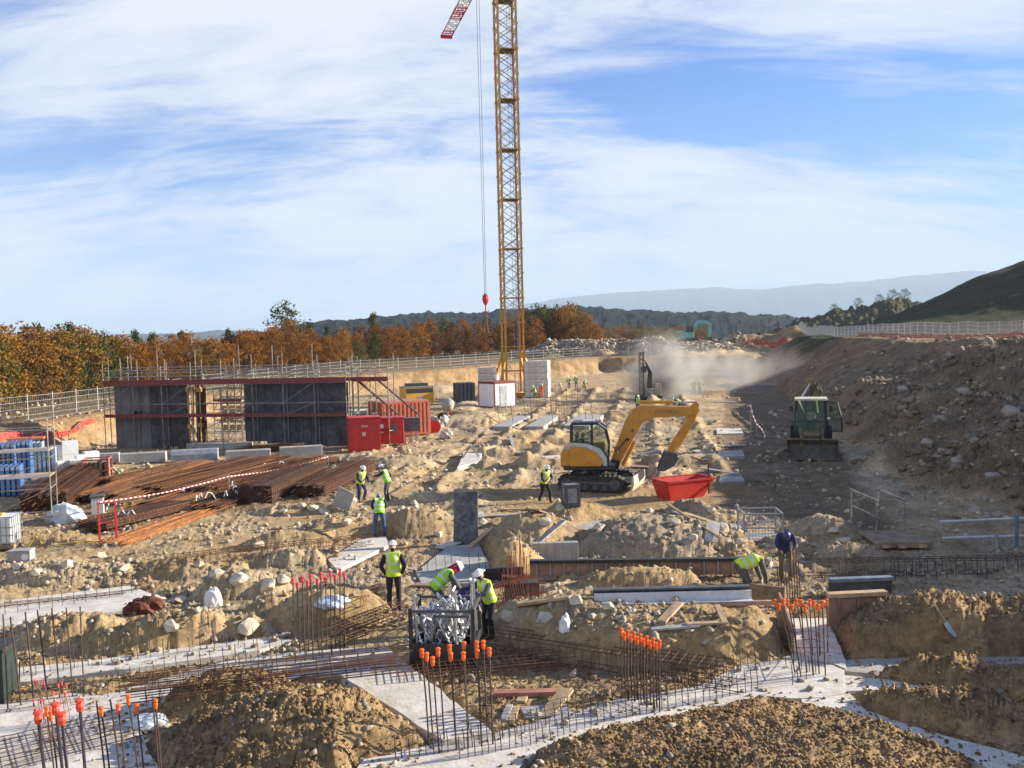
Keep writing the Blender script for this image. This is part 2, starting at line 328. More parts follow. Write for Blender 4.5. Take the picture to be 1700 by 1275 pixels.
    gk = sstep(88, 96, hx) * sstep(120, 180, Y); z = z + gh * np.where(Y < 900, 1, sstep(1400, 900, Y)); w_s[..., GRASS] += gk * 90 * (Y < 1500)
    # left and back bank
    sd = poly_sd(X, Y, BANK) + fbm(X * 0.12, Y * 0.12, 3, s=4) * 1.6
    sd = sd + .5 * np.abs(fbm(X * .9, Y * .9, 2, s=14)); b = sstep(3.2, -0.8, sd); top = 2.1 + np.clip((Y - 80) * 0.010, 0, 1.0)
    wr = sstep(25, 70, X); z = z * (1 - b) + b * np.maximum(top, z * wr)
    w_s[..., RED] += b * 5 * (sd > -3); w_s[..., TAN] += b * 1.2 * sstep(-.1, .3, fbm(X * .08, Y * .08, 2, s=41)); w_s[..., BROWN] += b * 3; w_s[..., GRASS] += b * sstep(-3, -6, sd) * (X < 14) * 12; w_s[..., RED] += b * sstep(-3, -6, sd) * (X < 14) * 7
    rough = rough * (1 - b * 0.3) + 2.2 * b * (1 - b) * 4 * .6
    # rubble pile at the back
    for (cx, cy, rx, ry, h, sl) in ((22, 196, 16, 10, 4.6, PALE), (38, 190, 12, 9, 3.3, PALE), (54, 205, 16, 12, 5.0, TAN), (8, 195, 10, 8, 2.4, PALE)):
        q = np.sqrt(((X - cx) / rx) ** 2 + ((Y - cy) / ry) ** 2) + fbm(X * .2, Y * .2, 3, s=7) * .3
        t = np.clip(1 - q, 0, 1) ** .8; z = z + t * h * 0.75; rough = rough + t * 4; w_s[..., sl] += sstep(0, .2, t) * 8
    yk = sstep(1.2, -1.0, poly_sd(X, Y, YARD)); w_s[..., RED] += yk * 3; w_s[..., DARK] += yk * 4; z = z * (1 - .6 * yk)
    pk = sstep(.5, -.5, poly_sd(X, Y, PALE_SHEEN) + wob0); w_s[..., PALE] += pk * 9; w_s[..., GREY] += pk * 6  # pale patch painting the sky's reflection on the wet strip
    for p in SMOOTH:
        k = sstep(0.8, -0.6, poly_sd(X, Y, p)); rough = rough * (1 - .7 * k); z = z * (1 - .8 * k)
        w_s[..., BROWN if p is SMOOTH[3] else (DARK if p is SMOOTH[2] else TAN)] += k * (7 if p is SMOOTH[2] else 3)  # right-hand road's soil is darkened in colour to deepen the shadow on it
    for a0, a1, y0_, y1_ in ((12.6, .195, 36, 90), (-5.9, .141, 40, 92), (14.8, .2, 38, 80)):   # wheel and track ruts
        xc = a0 + a1 * (Y - (37 if a0 > 0 else 40)) + .5 * np.sin(Y * .13 + a0); m_ = sstep(y0_, y0_ + 4, Y) * sstep(y1_, y1_ - 6, Y)
        for o_ in (-.85, .85): z = z - m_ * (.09 * np.exp(-((X - xc - o_) / .2) ** 2) - .05 * np.exp(-((X - xc - o_ - .36) / .14) ** 2))
    yc = 42.6 + .05 * X; m_ = sstep(-3, 0, X) * sstep(11, 8, X)
    for o_ in (-1.0, 1.0): z = z - m_ * (.08 + .03 * np.sin(X * 18)) * np.exp(-((Y - yc - o_) / .26) ** 2)
    # fall away beyond the site
    z = z - sstep(330, 1200, Y) * 36
    if fine:
        near = sstep(160, 40, Y)
        bil = np.abs(fbm(X * 1.7, Y * 1.7, 3, s=1.5))
        z = z + rough * (0.07 * bil + 0.035 * fbm(X * 3.6, Y * 3.6, 2, 0.6, s=8) + near * 0.045 * np.abs(perlin(X * 9, Y * 9)) + near * 0.03 * perlin(X * 17, Y * 17)) * np.where(Y < 600, 1, 0)
    fd = np.full(X.shape, 9.0)
    if fine or True:
        for (lab, fz, _), poly in zip(FOOT, FPOLY):
            xs = [p[0] for p in poly]; ys = [p[1] for p in poly]
            s = (X > min(xs) - 1) & (X < max(xs) + 1) & (Y > min(ys) - 1) & (Y < max(ys) + 1)
            if not s.any(): continue
            d = poly_sd(X[s], Y[s], poly) + wob[s] * 0.12 + fbm(X[s] * 3.1, Y[s] * 3.1, 2, s=3) * .12; fd[s] = np.minimum(fd[s], d)
            k = sstep(0.36, -0.03, d); z[s] = z[s] * (1 - k) + k * np.minimum(z[s], min(-0.05, fz - .12))
    return z, w_s, rough, fd, e
def hit(px, py):                           # first place the sight line meets the ground
    d = ray(px, py); t = np.concatenate([np.linspace(8, 60, 700), np.linspace(60, 400, 900)[1:]])
    x, y, z = d.x * t, d.y * t, CAMZ + d.z * t
    h = terrain(x, y)[0]; i = np.argmax(z < h)
    if not (z < h).any(): i = len(t) - 1
    return Vector((x[i], y[i], h[i]))
def gz(x, y): return float(terrain(np.array([x]), np.array([y]))[0][0])
# ------------------------------------------------------------------ ground sheet
ROWS = np.concatenate([8 * np.exp(np.linspace(0, math.log(330 / 8), 600)), 330 * np.exp(np.linspace(0, math.log(20000 / 330), 70))[1:]])
COLS = np.concatenate([np.linspace(-1.5, -0.72, 70)[:-1], np.linspace(-0.72, 0.72, 800), np.linspace(0.72, 1.5, 70)[1:]])
gu, gY = np.meshgrid(COLS, ROWS); gX = gu * gY
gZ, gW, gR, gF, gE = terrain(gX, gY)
def grid_mesh(name, X, Y, Z, m, smooth=True):
    nr, nc = X.shape; me = bpy.data.meshes.new(name)
    me.vertices.add(nr * nc); me.vertices.foreach_set('co', np.stack([X, Y, Z], -1).astype(np.float32).ravel())
    i = np.arange(nr * nc).reshape(nr, nc); q = np.stack([i[:-1, :-1], i[:-1, 1:], i[1:, 1:], i[1:, :-1]], -1).reshape(-1, 4)
    me.loops.add(q.size); me.loops.foreach_set('vertex_index', q.ravel().astype(np.int32))
    me.polygons.add(len(q)); me.polygons.foreach_set('loop_start', np.arange(0, q.size, 4, dtype=np.int32))
    me.polygons.foreach_set('use_smooth', np.full(len(q), smooth)); me.update(calc_edges=True); me.materials.append(m)
    o = bpy.data.objects.new(name, me); C.objects.link(o); return o
def ground_material():
    m = bpy.data.materials.new('site_earth'); m.use_nodes = True; t = m.node_tree; b = t.nodes['Principled BSDF']
    b.inputs['Roughness'].default_value = 0.95; b.inputs['Specular IOR Level'].default_value = 0.15
    at = N(t, 'ShaderNodeAttribute', attribute_name='soil'); g = N(t, 'ShaderNodeNewGeometry')
    def nz(s, d=6, r=0.65):
        n = N(t, 'ShaderNodeTexNoise', ins={'Scale': s, 'Detail': d, 'Roughness': r}); t.links.new(g.outputs['Position'], n.inputs['Vector']); return n.outputs['Fac']
    a = ramp(t, nz(0.55, 8, 0.7), [(0.36, 0.62), (0.5, 0.95), (0.64, 1.22)]); c = ramp(t, nz(6.0, 6, 0.75), [(0.33, 0.62), (0.52, 1.0), (0.68, 1.35)])
    col = mix(t, 1.0, mix(t, 1.0, at.outputs['Color'], a, 'MULTIPLY'), c, 'MULTIPLY')
    st = N(t, 'ShaderNodeTexVoronoi', ins={'Scale': 7.0, 'Randomness': 1.0}); t.links.new(g.outputs['Position'], st.inputs['Vector'])
    sp2 = mth(t, 'MULTIPLY', ramp(t, st.outputs['Distance'], [(0.14, 1.0), (0.24, 0.0)]), ramp(t, nz(0.9, 3), [(0.45, 0.0), (0.6, 0.75)]))
    col = mix(t, sp2, col, (0.60, 0.53, 0.42))
    t.links.new(col, b.inputs['Base Color'])
    hgt = mth(t, 'ADD', mth(t, 'MULTIPLY', nz(9.0, 8, 0.75), 1.0), mth(t, 'MULTIPLY', nz(30.0, 4, 0.7), 0.35))
    bp = N(t, 'ShaderNodeBump', ins={'Strength': 0.9, 'Distance': 0.10}); t.links.new(hgt, bp.inputs['Height']); t.links.new(bp.outputs[0], b.inputs['Normal'])
    return m
EARTH = ground_material()
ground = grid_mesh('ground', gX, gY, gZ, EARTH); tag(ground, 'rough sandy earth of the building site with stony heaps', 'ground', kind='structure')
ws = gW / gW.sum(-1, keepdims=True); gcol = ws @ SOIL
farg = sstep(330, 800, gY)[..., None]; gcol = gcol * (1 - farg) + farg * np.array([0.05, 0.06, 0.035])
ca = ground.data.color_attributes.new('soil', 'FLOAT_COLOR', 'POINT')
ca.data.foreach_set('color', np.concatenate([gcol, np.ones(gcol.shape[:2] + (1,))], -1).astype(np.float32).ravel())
# ------------------------------------------------------------------ footings
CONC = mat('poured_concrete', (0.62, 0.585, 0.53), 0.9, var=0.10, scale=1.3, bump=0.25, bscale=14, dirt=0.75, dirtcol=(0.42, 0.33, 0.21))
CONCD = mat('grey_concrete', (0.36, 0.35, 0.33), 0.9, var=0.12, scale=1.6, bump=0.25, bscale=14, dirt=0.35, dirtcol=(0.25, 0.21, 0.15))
def ragged(poly, z):
    out = []
    for i in range(len(poly)):
        a = Vector(poly[i]); b = Vector(poly[(i + 1) % len(poly)]); n = max(1, int((b - a).length / 0.25))
        for k in range(n):
            p = a.lerp(b, k / n); j = 0.05 * float(fbm(np.array([p.x * 1.7]), np.array([p.y * 1.7]), 2, s=5)[0])
            out.append((p.x + j, p.y + j))
    return out
for (lab, fz, _), poly in zip(FOOT, FPOLY):
    pr = ragged(poly, fz); n = len(pr)
    mb = MB(); mb.add([(x, y, fz) for x, y in pr] + [(x, y, fz - 0.6) for x, y in pr], [tuple(range(n))] + [(i, (i + 1) % n, (i + 1) % n + n, i + n) for i in range(n)])
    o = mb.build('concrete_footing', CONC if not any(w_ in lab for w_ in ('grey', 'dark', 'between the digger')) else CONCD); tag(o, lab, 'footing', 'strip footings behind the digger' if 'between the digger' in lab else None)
# ------------------------------------------------------------------ loose stones and clods
ICO_V = []; bm = bmesh.new(); bmesh.ops.create_icosphere(bm, subdivisions=1, radius=1); bm.verts.ensure_lookup_table()
ICO = np.array([v.co[:] for v in bm.verts]); ICF = np.array([[v.index for v in f.verts] for f in bm.faces]); bm.free()
def scatter(name, n, smin, smax, cols, label, cat, accept, power=2.2, Dr=(13, 140), ur=(-0.62, 0.62)):
    D = 1 / RNG.uniform(1 / Dr[1], 1 / Dr[0], n * 3); u = RNG.uniform(*ur, n * 3); X = u * D; Y = D
    z, W, rg, fd, e = terrain(X, Y); pr_ = accept(X, Y, W, rg, e); pr_ = np.where(fd > .1, pr_, np.where(fd > -.55, pr_ * .22, pr_ * .02)); z = np.where(fd < .1, np.maximum(z, .06), z); ok = RNG.random(n * 3) < pr_
    X, Y, z = X[ok][:n], Y[ok][:n], z[ok][:n]; n = len(X)
    s = smin + (smax - smin) * RNG.random(n) ** power * np.clip(Y / 35, 0.75, 1.8)
    q = RNG.normal(size=(n, 4)); q /= np.linalg.norm(q, axis=1, keepdims=True); a, b_, c, d = q.T
    M = np.stack([1 - 2 * (c * c + d * d), 2 * (b_ * c - a * d), 2 * (b_ * d + a * c), 2 * (b_ * c + a * d), 1 - 2 * (b_ * b_ + d * d), 2 * (c * d - a * b_), 2 * (b_ * d - a * c), 2 * (c * d + a * b_), 1 - 2 * (b_ * b_ + c * c)], -1).reshape(n, 3, 3)
    base = ICO[None] * (1 + RNG.normal(0, 0.22, (n, len(ICO), 1))) * RNG.uniform(0.55, 1.15, (n, 1, 3))
    v = np.einsum('nij,nkj->nki', M, base) * s[:, None, None]; v[..., 2] *= 0.8
    v += np.stack([X, Y, z + s * 0.3], -1)[:, None, :]
    f = (ICF[None] + (np.arange(n) * len(ICO))[:, None, None]).reshape(-1, 3)
    me = bpy.data.meshes.new(name); me.vertices.add(v.shape[0] * v.shape[1]); me.vertices.foreach_set('co', v.astype(np.float32).ravel())
    me.loops.add(f.size); me.loops.foreach_set('vertex_index', f.ravel().astype(np.int32)); me.polygons.add(len(f)); me.polygons.foreach_set('loop_start', np.arange(0, f.size, 3, dtype=np.int32)); me.update(calc_edges=True)
    cc = np.array(cols)[RNG.integers(0, len(cols), n)] * RNG.uniform(0.75, 1.2, (n, 1)); cc = np.repeat(cc, len(ICO), 0)
    at = me.color_attributes.new('soil', 'FLOAT_COLOR', 'POINT'); at.data.foreach_set('color', np.concatenate([cc, np.ones((len(cc), 1))], -1).astype(np.float32).ravel())
    me.materials.append(EARTH); o = bpy.data.objects.new(name, me); C.objects.link(o); return tag(o, label, cat, kind='stuff')
STC = [(0.55, 0.47, 0.35), (0.58, 0.50, 0.38), (0.43, 0.32, 0.19), (0.46, 0.40, 0.31)]
dens = fbm
scatter('stones', 26000, 0.014, 0.15, STC, 'pale limestone rubble strewn over the earth', 'stones',
        lambda X, Y, W, r, e: np.clip(0.25 + 1.3 * fbm(X * .35, Y * .35, 3, s=6), 0.03, 1) * np.clip(1.25 - 1.9 * W[..., BROWN] / W.sum(-1), .05, 1) * np.where(e > 1, .5, 1), 3.0)
scatter('soil_clods', 32000, 0.010, 0.062, [(0.36, 0.235, 0.115), (0.40, 0.27, 0.14), (0.32, 0.205, 0.10)], 'crumbly brown clods on the dug earth', 'clods',
        lambda X, Y, W, r, e: np.clip((W[..., BROWN] + .8 * W[..., DARK] * (Y < 26)) / W.sum(-1) * 1.6 - .2, 0, 1), 1.8, (12, 30))
scatter('slope_rubble', 16000, 0.025, 0.26, [(0.34, 0.28, 0.21), (0.28, 0.21, 0.15), (0.40, 0.34, 0.26), (0.24, 0.17, 0.11)], 'grey stones covering the cut slope', 'rubble',
        lambda X, Y, W, r, e: np.where((e > 0.3) & (e < 14), np.clip(.4 + 1.2 * fbm(X * .18, Y * .18, 3, s=2), .06, 1) * (.12 + .88 * sstep(90, 55, Y)), 0), 4.5, (24, 120), (0.15, 0.75))
scatter('rubble_pile', 9000, 0.06, 0.38, [(0.40, 0.33, 0.24), (0.33, 0.26, 0.18), (0.50, 0.44, 0.35), (0.26, 0.19, 0.13)], 'pale broken rock heaped at the far end of the site', 'rubble',
        lambda X, Y, W, r, e: np.where((X > 0) & (X < 52), np.clip((r - 1.6) * .6, 0, 1), 0), 2.4, (180, 215), (-0.02, 0.28))

# ------------------------------------------------------------------ far relief
def foliage_mat(name, cols, haze=0):
    m = bpy.data.materials.new(name); m.use_nodes = True; t = m.node_tree; b = t.nodes['Principled BSDF']
    b.inputs['Roughness'].default_value = 0.8; b.inputs['Specular IOR Level'].default_value = 0.15
    oi = N(t, 'ShaderNodeObjectInfo'); g = N(t, 'ShaderNodeNewGeometry'); n = N(t, 'ShaderNodeTexNoise', ins={'Scale': 0.9, 'Detail': 5, 'Roughness': 0.7})
    t.links.new(g.outputs['Position'], n.inputs['Vector'])
    n2 = N(t, 'ShaderNodeTexNoise', ins={'Scale': 6.0, 'Detail': 2}); t.links.new(g.outputs['Position'], n2.inputs['Vector'])
    f = mth(t, 'ADD', mth(t, 'MULTIPLY', oi.outputs['Random'], 0.55), mth(t, 'MULTIPLY', mth(t, 'SUBTRACT', n.outputs['Fac'], 0.28), 1.0))
    k = len(cols); col = ramp(t, f, [(0.08 + 0.84 * i / (k - 1), c) for i, c in enumerate(cols)])
    col = mix(t, 1.0, col, ramp(t, n2.outputs['Fac'], [(0.3, 0.65), (0.7, 1.3)]), 'MULTIPLY')
    t.links.new(col, b.inputs['Base Color'])
    tr = N(t, 'ShaderNodeBsdfTranslucent'); t.links.new(col, tr.inputs[0]); ms = N(t, 'ShaderNodeMixShader'); ms.inputs[0].default_value = 0.3
    t.links.new(b.outputs[0], ms.inputs[1]); t.links.new(tr.outputs[0], ms.inputs[2]); t.links.new(ms.outputs[0], t.nodes['Material Output'].inputs[0])
    return m
def wood_hill_mat(name, a, b2, scale):
    m = bpy.data.materials.new(name); m.use_nodes = True; t = m.node_tree; b = t.nodes['Principled BSDF']; b.inputs['Roughness'].default_value = 0.95; b.inputs['Specular IOR Level'].default_value = 0.05
    g = N(t, 'ShaderNodeNewGeometry'); n = N(t, 'ShaderNodeTexNoise', ins={'Scale': scale, 'Detail': 8, 'Roughness': 0.7}); t.links.new(g.outputs['Position'], n.inputs['Vector'])
    t.links.new(mix(t, ramp(t, n.outputs['Fac'], [(0.38, 0.0), (0.62, 1.0)]), a, b2), b.inputs['Base Color']); return m
def relief(name, prof, D, m, bump, bl, label, depth=0.35, nx=500, ny=26, zb=-40):
    px = np.linspace(prof[0][0], prof[-1][0], nx); py = np.interp(px, [p[0] for p in prof], [p[1] for p in prof])
    top = np.array([PY(a, b, D)[:] for a, b in zip(px, py)]); zt = top[:, 2]; xt = top[:, 0] / D
    s = np.linspace(-1, 1, ny)[:, None]; Y = D * (1 + depth * s) + 0 * xt; X = xt * Y
    sh = np.where(s < 0, 1 - (-s) ** 1.5, 1 - s * s)
    Z = zb + (zt - zb - bump) * sh + bump * (1.2 * np.abs(fbm(X / bl, Y / bl, 4, s=D % 7)) + .5 * fbm(X / bl / 6, Y / bl / 6, 2)) * np.clip(sh * 2, 0, 1)
    o = grid_mesh(name, X, Y, Z, m); return tag(o, label, 'hills', kind='structure')
relief('wooded_hill', [(1120, 590), (1190, 560), (1230, 548), (1290, 538), (1340, 520), (1400, 505), (1450, 494), (1480, 487), (1540, 490), (1700, 470), (1900, 450)], 620, wood_hill_mat('hill_woods', (0.035, 0.045, 0.022), (0.10, 0.072, 0.038), 0.06), 7, 14, 'dark wooded hill rising behind the right fence', nx=700, ny=90)
relief('blue_ridge', [(380, 556), (440, 545), (500, 532), (560, 526), (620, 521), (680, 513), (720, 509), (780, 511), (840, 508), (900, 506), (960, 504), (1020, 507), (1100, 510), (1180, 512), (1240, 516), (1300, 520), (1400, 528)], 1500, wood_hill_mat('ridge_woods', (0.012, 0.02, 0.022), (0.028, 0.034, 0.028), 0.012), 10, 40, 'long dark blue wooded ridge along the horizon', nx=900, ny=50)
relief('low_hills', [(-300, 566), (-100, 562), (0, 560), (60, 556), (140, 558), (220, 552), (300, 552), (360, 546), (420, 548), (520, 548), (640, 560)], 7000, wood_hill_mat('hill_far', (0.03, 0.045, 0.04), (0.06, 0.07, 0.05), 0.006), 12, 150, 'pale low hills at the left horizon')
relief('far_mountains', [(700, 540), (860, 505), (930, 492), (1000, 484), (1090, 478), (1180, 475), (1260, 478), (1330, 470), (1400, 466), (1450, 462), (1500, 455), (1560, 450), (1620, 446), (1700, 450), (1850, 470)], 17000, wood_hill_mat('mountain_far', (0.07, 0.08, 0.08), (0.11, 0.11, 0.10), 0.003), 45, 600, 'pale hazy mountains on the right horizon', zb=-60, depth=.2)
# ------------------------------------------------------------------ trees
LEAF = {
 'rust': foliage_mat('oak_leaves_rust', [(0.13, 0.05, 0.018), (0.24, 0.095, 0.022), (0.30, 0.14, 0.028), (0.19, 0.075, 0.02), (0.14, 0.12, 0.03)]),
 'gold': foliage_mat('oak_leaves_gold', [(0.17, 0.08, 0.022), (0.30, 0.14, 0.03), (0.20, 0.13, 0.03), (0.12, 0.12, 0.03)]),
 'green': foliage_mat('oak_leaves_green', [(0.045, 0.065, 0.02), (0.08, 0.10, 0.03), (0.12, 0.11, 0.03)]),
 'dark': foliage_mat('oak_leaves_brown', [(0.09, 0.045, 0.02), (0.15, 0.065, 0.025), (0.12, 0.08, 0.025)])}
BARK = mat('bark', (0.10, 0.075, 0.055), 0.9, var=.2, scale=4)
def make_tree(kind, label, seed, H=9.0, wid=0.36, leaves=2000, low=0.14, pine=False):
    r = random.Random(seed); rg = np.random.default_rng(seed)
    t = thing('pine_tree' if pine else 'oak_tree', label, 'tree', group=None)
    tk = MB(); top = H * (0.9 if pine else 0.6); pts = [(0, 0, -0.5)]
    for i in range(1, 6): pts.append((r.uniform(-.15, .15) * i * .5, r.uniform(-.15, .15) * i * .5, top * i / 5))
    tk.tube(pts, [0.17, 0.14, 0.12, 0.10, 0.07, 0.04], 6)
    cl = []
    for i in range(46):
        h = low + (0.98 - low) * (i + r.random()) / 46
        prof = (1 - h) * 1.1 + .04 if pine else math.sin(math.pi * min(1, max(0, (h - low * .6) / (1.06 - low * .6)) ** 0.75)) ** 0.7
        a = r.uniform(0, 6.283); rad = H * wid * prof * (r.random() ** 0.45) * r.uniform(0.75, 1.12)
        c = Vector((math.cos(a) * rad, math.sin(a) * rad, H * h * r.uniform(.95, 1.04))); cl.append((c, H * r.uniform(0.045, 0.11) * (.7 if pine else 1)))
        if i % 2 == 0:
            k = min(4, max(1, int(h / 0.6 * 4 * .7))); tk.tube([pts[k], Vector(pts[k]).lerp(c, .55) + Vector((0, 0, H * .03)), c], [0.06, 0.04, 0.015], 4)
    tk.build('trunk', BARK, t)
    per = leaves // len(cl); vs = []
    for c, s in cl:
        p = rg.normal(size=(per, 3)); p /= np.linalg.norm(p, axis=1, keepdims=True); p *= (rg.random((per, 1)) ** .5) * s * np.array([1.25, 1.25, .85]) * 1.3
        p += np.array(c)
        a = rg.normal(size=(per, 3)); a /= np.linalg.norm(a, axis=1, keepdims=True); b = np.cross(a, rg.normal(size=(per, 3))); b /= np.linalg.norm(b, axis=1, keepdims=True)
        sz = rg.uniform(0.10, 0.24, (per, 1)) * H / 9
        vs.append(np.stack([p - a * sz, p + b * sz * .75, p + a * sz, p - b * sz * .6], 1))
    v = np.concatenate(vs).reshape(-1, 3); n = len(v) // 4; me = bpy.data.meshes.new('crown'); me.vertices.add(len(v)); me.vertices.foreach_set('co', v.astype(np.float32).ravel())
    me.loops.add(4 * n); me.loops.foreach_set('vertex_index', np.arange(4 * n, dtype=np.int32)); me.polygons.add(n); me.polygons.foreach_set('loop_start', np.arange(0, 4 * n, 4, dtype=np.int32)); me.update(calc_edges=True)
    me.materials.append(LEAF[kind]); o = bpy.data.objects.new('crown', me); C.objects.link(o); o.parent = t
    return t
TL = {'rust': 'rust orange autumn oak in the wood behind the mesh fence', 'gold': 'golden yellow autumn oak in the wood behind the mesh fence', 'green': 'green leafed oak among the autumn trees behind the mesh fence',
      'dark': 'dark brown autumn oak in the wood behind the mesh fence', 'pine': 'narrow dark green pine among the autumn oaks'}
PROT = [('rust', make_tree('rust', TL['rust'], 1, wid=.33)), ('rust', make_tree('rust', TL['rust'], 2, wid=.40)), ('rust', make_tree('rust', TL['rust'], 6, wid=.36)), ('gold', make_tree('gold', TL['gold'], 3, wid=.36)),
        ('dark', make_tree('dark', TL['dark'], 4, wid=.38)), ('green', make_tree('green', TL['green'], 5, wid=.34)), ('pine', make_tree('green', TL['pine'], 8, wid=.2, pine=True, low=.05, leaves=1500))]
used = set(); rt = random.Random(11)
TD = ([-260, -60, 0, 100, 200, 300, 400, 500, 600, 700, 800, 900, 990], [58, 66, 72, 88, 102, 117, 132, 150, 172, 197, 217, 232, 240])
TT = ([-260, 0, 60, 110, 180, 230, 290, 340, 380, 420, 480, 520, 560, 640, 720, 800, 840, 870, 900, 950, 975, 995], [546, 550, 548, 546, 556, 566, 560, 562, 556, 549, 538, 545, 543, 536, 528, 530, 528, 520, 512, 508, 520, 538])
def put_tree(k, px, D, top, yj=0):
    kind, pr = PROT[k]; b = PY(px, 560, D); z = gz(b.x, b.y); zt = PY(px, top, D).z; h = max(3.0, zt - z)
    s = h / 9.0; a = (s * rt.uniform(.9, 1.15), s * rt.uniform(.9, 1.15), s)
    if k in used: o = dup(pr, (b.x, b.y, z), rt.uniform(0, 6.28), None, None, a)
    else: used.add(k); o = pr; o.location = (b.x, b.y, z); o.rotation_euler.z = rt.uniform(0, 6.28); o.scale = a
    o['group'] = {'pine': 'pines in the wood', 'gold': 'golden oaks in the wood', 'green': 'green oaks in the wood', 'dark': 'brown oaks in the wood'}.get(kind, 'rust coloured oaks in the wood')
    return o
for row, (dd, st) in enumerate(((0, 24), (9, 26), (20, 30), (34, 34))):
    px = -250 + row * 9
    while px < 992:
        D = np.interp(px, *TD) + dd + rt.uniform(-3, 3); top = np.interp(px, *TT) + rt.uniform(-7, 14) + (6 if row == 0 else 0) + (6 if 480 < px < 840 else 0)
        k = rt.choice([0, 1, 2, 0, 1, 3, 4, 2, 4, 5] if px > 330 else [0, 3, 1, 3, 5, 2, 3, 5, 1])
        if row >= 2 and rt.random() < .16: k = 6; top -= rt.uniform(2, 12)
        put_tree(k, px, D, top); px += st * rt.uniform(.75, 1.25)
for px, top in ((66, 538), (118, 536), (225, 548), (300, 550), (478, 505), (620, 520)): put_tree(6 if px != 478 else 5, px, np.interp(px, *TD) + 26, top)
hp = make_tree('gold', 'small tan tree in the row beyond the rock pile', 21, H=6, wid=.4, leaves=1200); n0 = 0
for px in range(992, 1185, 15):
    D = 262 + rt.uniform(-6, 6); b = PY(px, 560, D); o = hp if n0 == 0 else dup(hp, (0, 0, 0)); n0 = 1
    zt = PY(px, 541 + rt.uniform(-3, 4), D).z; zb = gz(b.x, b.y); o.location = (b.x, b.y, zb); o.rotation_euler.z = rt.uniform(0, 6); s = max(.5, (zt - zb) / 6); o.scale = (s * 1.1, s * 1.1, s); o['group'] = 'tan trees beyond the rock pile'
hp = make_tree('green', 'round dark tree on the skyline of the wooded hill', 22, H=9, wid=.45, leaves=1500); n0 = 0
for px, top in ((1482, 480), (1502, 479), (1425, 494), (1460, 488), (1385, 504)):
    b = PY(px, 560, 620); o = hp if n0 == 0 else dup(hp, (0, 0, 0)); n0 = 1; zt = PY(px, top, 620).z; h = 9 if px > 1475 else 7
    o.location = (b.x, b.y, zt - h - 1); o.scale = (h / 9 * 1.1, h / 9 * 1.1, (h + 1) / 9); o['group'] = 'round trees on the hill skyline'
# ------------------------------------------------------------------ fences and netting
GALV = mat('galvanised_steel', (0.34, 0.35, 0.355), 0.5, 0.5, var=.12, scale=5)
NET = mat('orange_netting', (0.50, 0.05, 0.035), 0.7, var=.2, scale=3)
PGALV = mat('pale_galvanised', (0.58, 0.58, 0.56), 0.6, 0.2, var=.1)
def mesh_fence(label, pts, h=2.0, pl=3.0, wire=0.024, hz=(0.12, 0.5, 1.0, 1.5, 1.92), vs=0.22, foot=True, m=None):
    m = m or GALV
    a0 = pts[0]; t = thing('mesh_fence', label, 'fence', (a0[0], a0[1], gz(*a0[:2]))); o = Vector(t.location); mp = MB()
    posts = []
    for (ax, ay), (bx, by) in zip(pts[:-1], pts[1:]):
        L = math.hypot(bx - ax, by - ay); n = max(1, round(L / pl))
        for i in range(n):
            p = Vector((ax + (bx - ax) * i / n, ay + (by - ay) * i / n, 0)); q = Vector((ax + (bx - ax) * (i + 1) / n, ay + (by - ay) * (i + 1) / n, 0))
            p.z = gz(p.x, p.y); q.z = gz(q.x, q.y); posts.append(p); p -= o; q -= o
            for z in hz: mp.beam(p + Vector((0, 0, z)), q + Vector((0, 0, z)), wire, wire)
            nv = max(2, round((q - p).length / vs))
            for j in range(1, nv):
                c = p.lerp(q, j / nv); mp.beam(c + Vector((0, 0, hz[0])), c + Vector((0, 0, hz[-1])), wire * .55, wire * .55)
    mp.build('wire_mesh', m, t)
    for p in posts[:100]:
        pb = MB(); pb.tube([(0, 0, -.3), (0, 0, h)], 0.042, 6)
        if foot: pb.box((0, 0, 0.06), (0.55, 0.22, 0.14), mi=1)
        ob = pb.build('post', [m, CONCD], t); ob.location = p - o if False else Vector(p)
    return t
def net_band(label, pts, h=1.0, sag=0.35):
    t = thing('barrier_netting', label, 'netting', (*pts[0], gz(*pts[0]))); o = Vector(t.location); nb = MB(); pr = None; k = 0
    for (ax, ay), (bx, by) in zip(pts[:-1], pts[1:]):
        L = math.hypot(bx - ax, by - ay); n = max(2, round(L / 0.8))
        for i in range(n + 1):
            x, y = ax + (bx - ax) * i / n, ay + (by - ay) * i / n; z = gz(x, y); hh = h * (1 - sag * abs(math.sin(k * .9)) * rt.uniform(.4, 1)); k += 1
            ox = rt.uniform(-.15, .15); cur = (Vector((x, y, z + .03)) - o, Vector((x + ox, y + ox, z + hh)) - o)
            if pr:
                for w0, w1 in ((0.0, .16), (.24, .44), (.52, .7), (.78, 1.0)):
                    A, B = pr[0].lerp(pr[1], w0), pr[0].lerp(pr[1], w1); D_, E_ = cur[0].lerp(cur[1], w0), cur[0].lerp(cur[1], w1); f = Vector((0, .02, 0))
                    nb.add([A, D_, E_, B, A + f, D_ + f, E_ + f, B + f], [(0, 1, 2, 3), (7, 6, 5, 4), (0, 4, 5, 1), (1, 5, 6, 2), (2, 6, 7, 3), (3, 7, 4, 0)])
            pr = cur
            if k % 4 == 0:
                sb = MB(); sb.tube([(0, 0, -.2), (0, 0, h + .1)], 0.03, 5); sb.build('stake', GALV, t, loc=Vector((x, y, z)) - o)
    nb.build('net', NET, t); return t
mesh_fence('tall mesh fence at left in front of the autumn wood', [(-75, 45.5), (-37.5, 55), (-35.3, 73), (-33.5, 92)], h=2.1)
mesh_fence('mesh fence on the bank behind the formwork wall and crane', [(-33.5, 98), (-25, 132), (-10, 147), (2, 164), (16, 182), (31, 181)], h=2.1, pl=3.4)
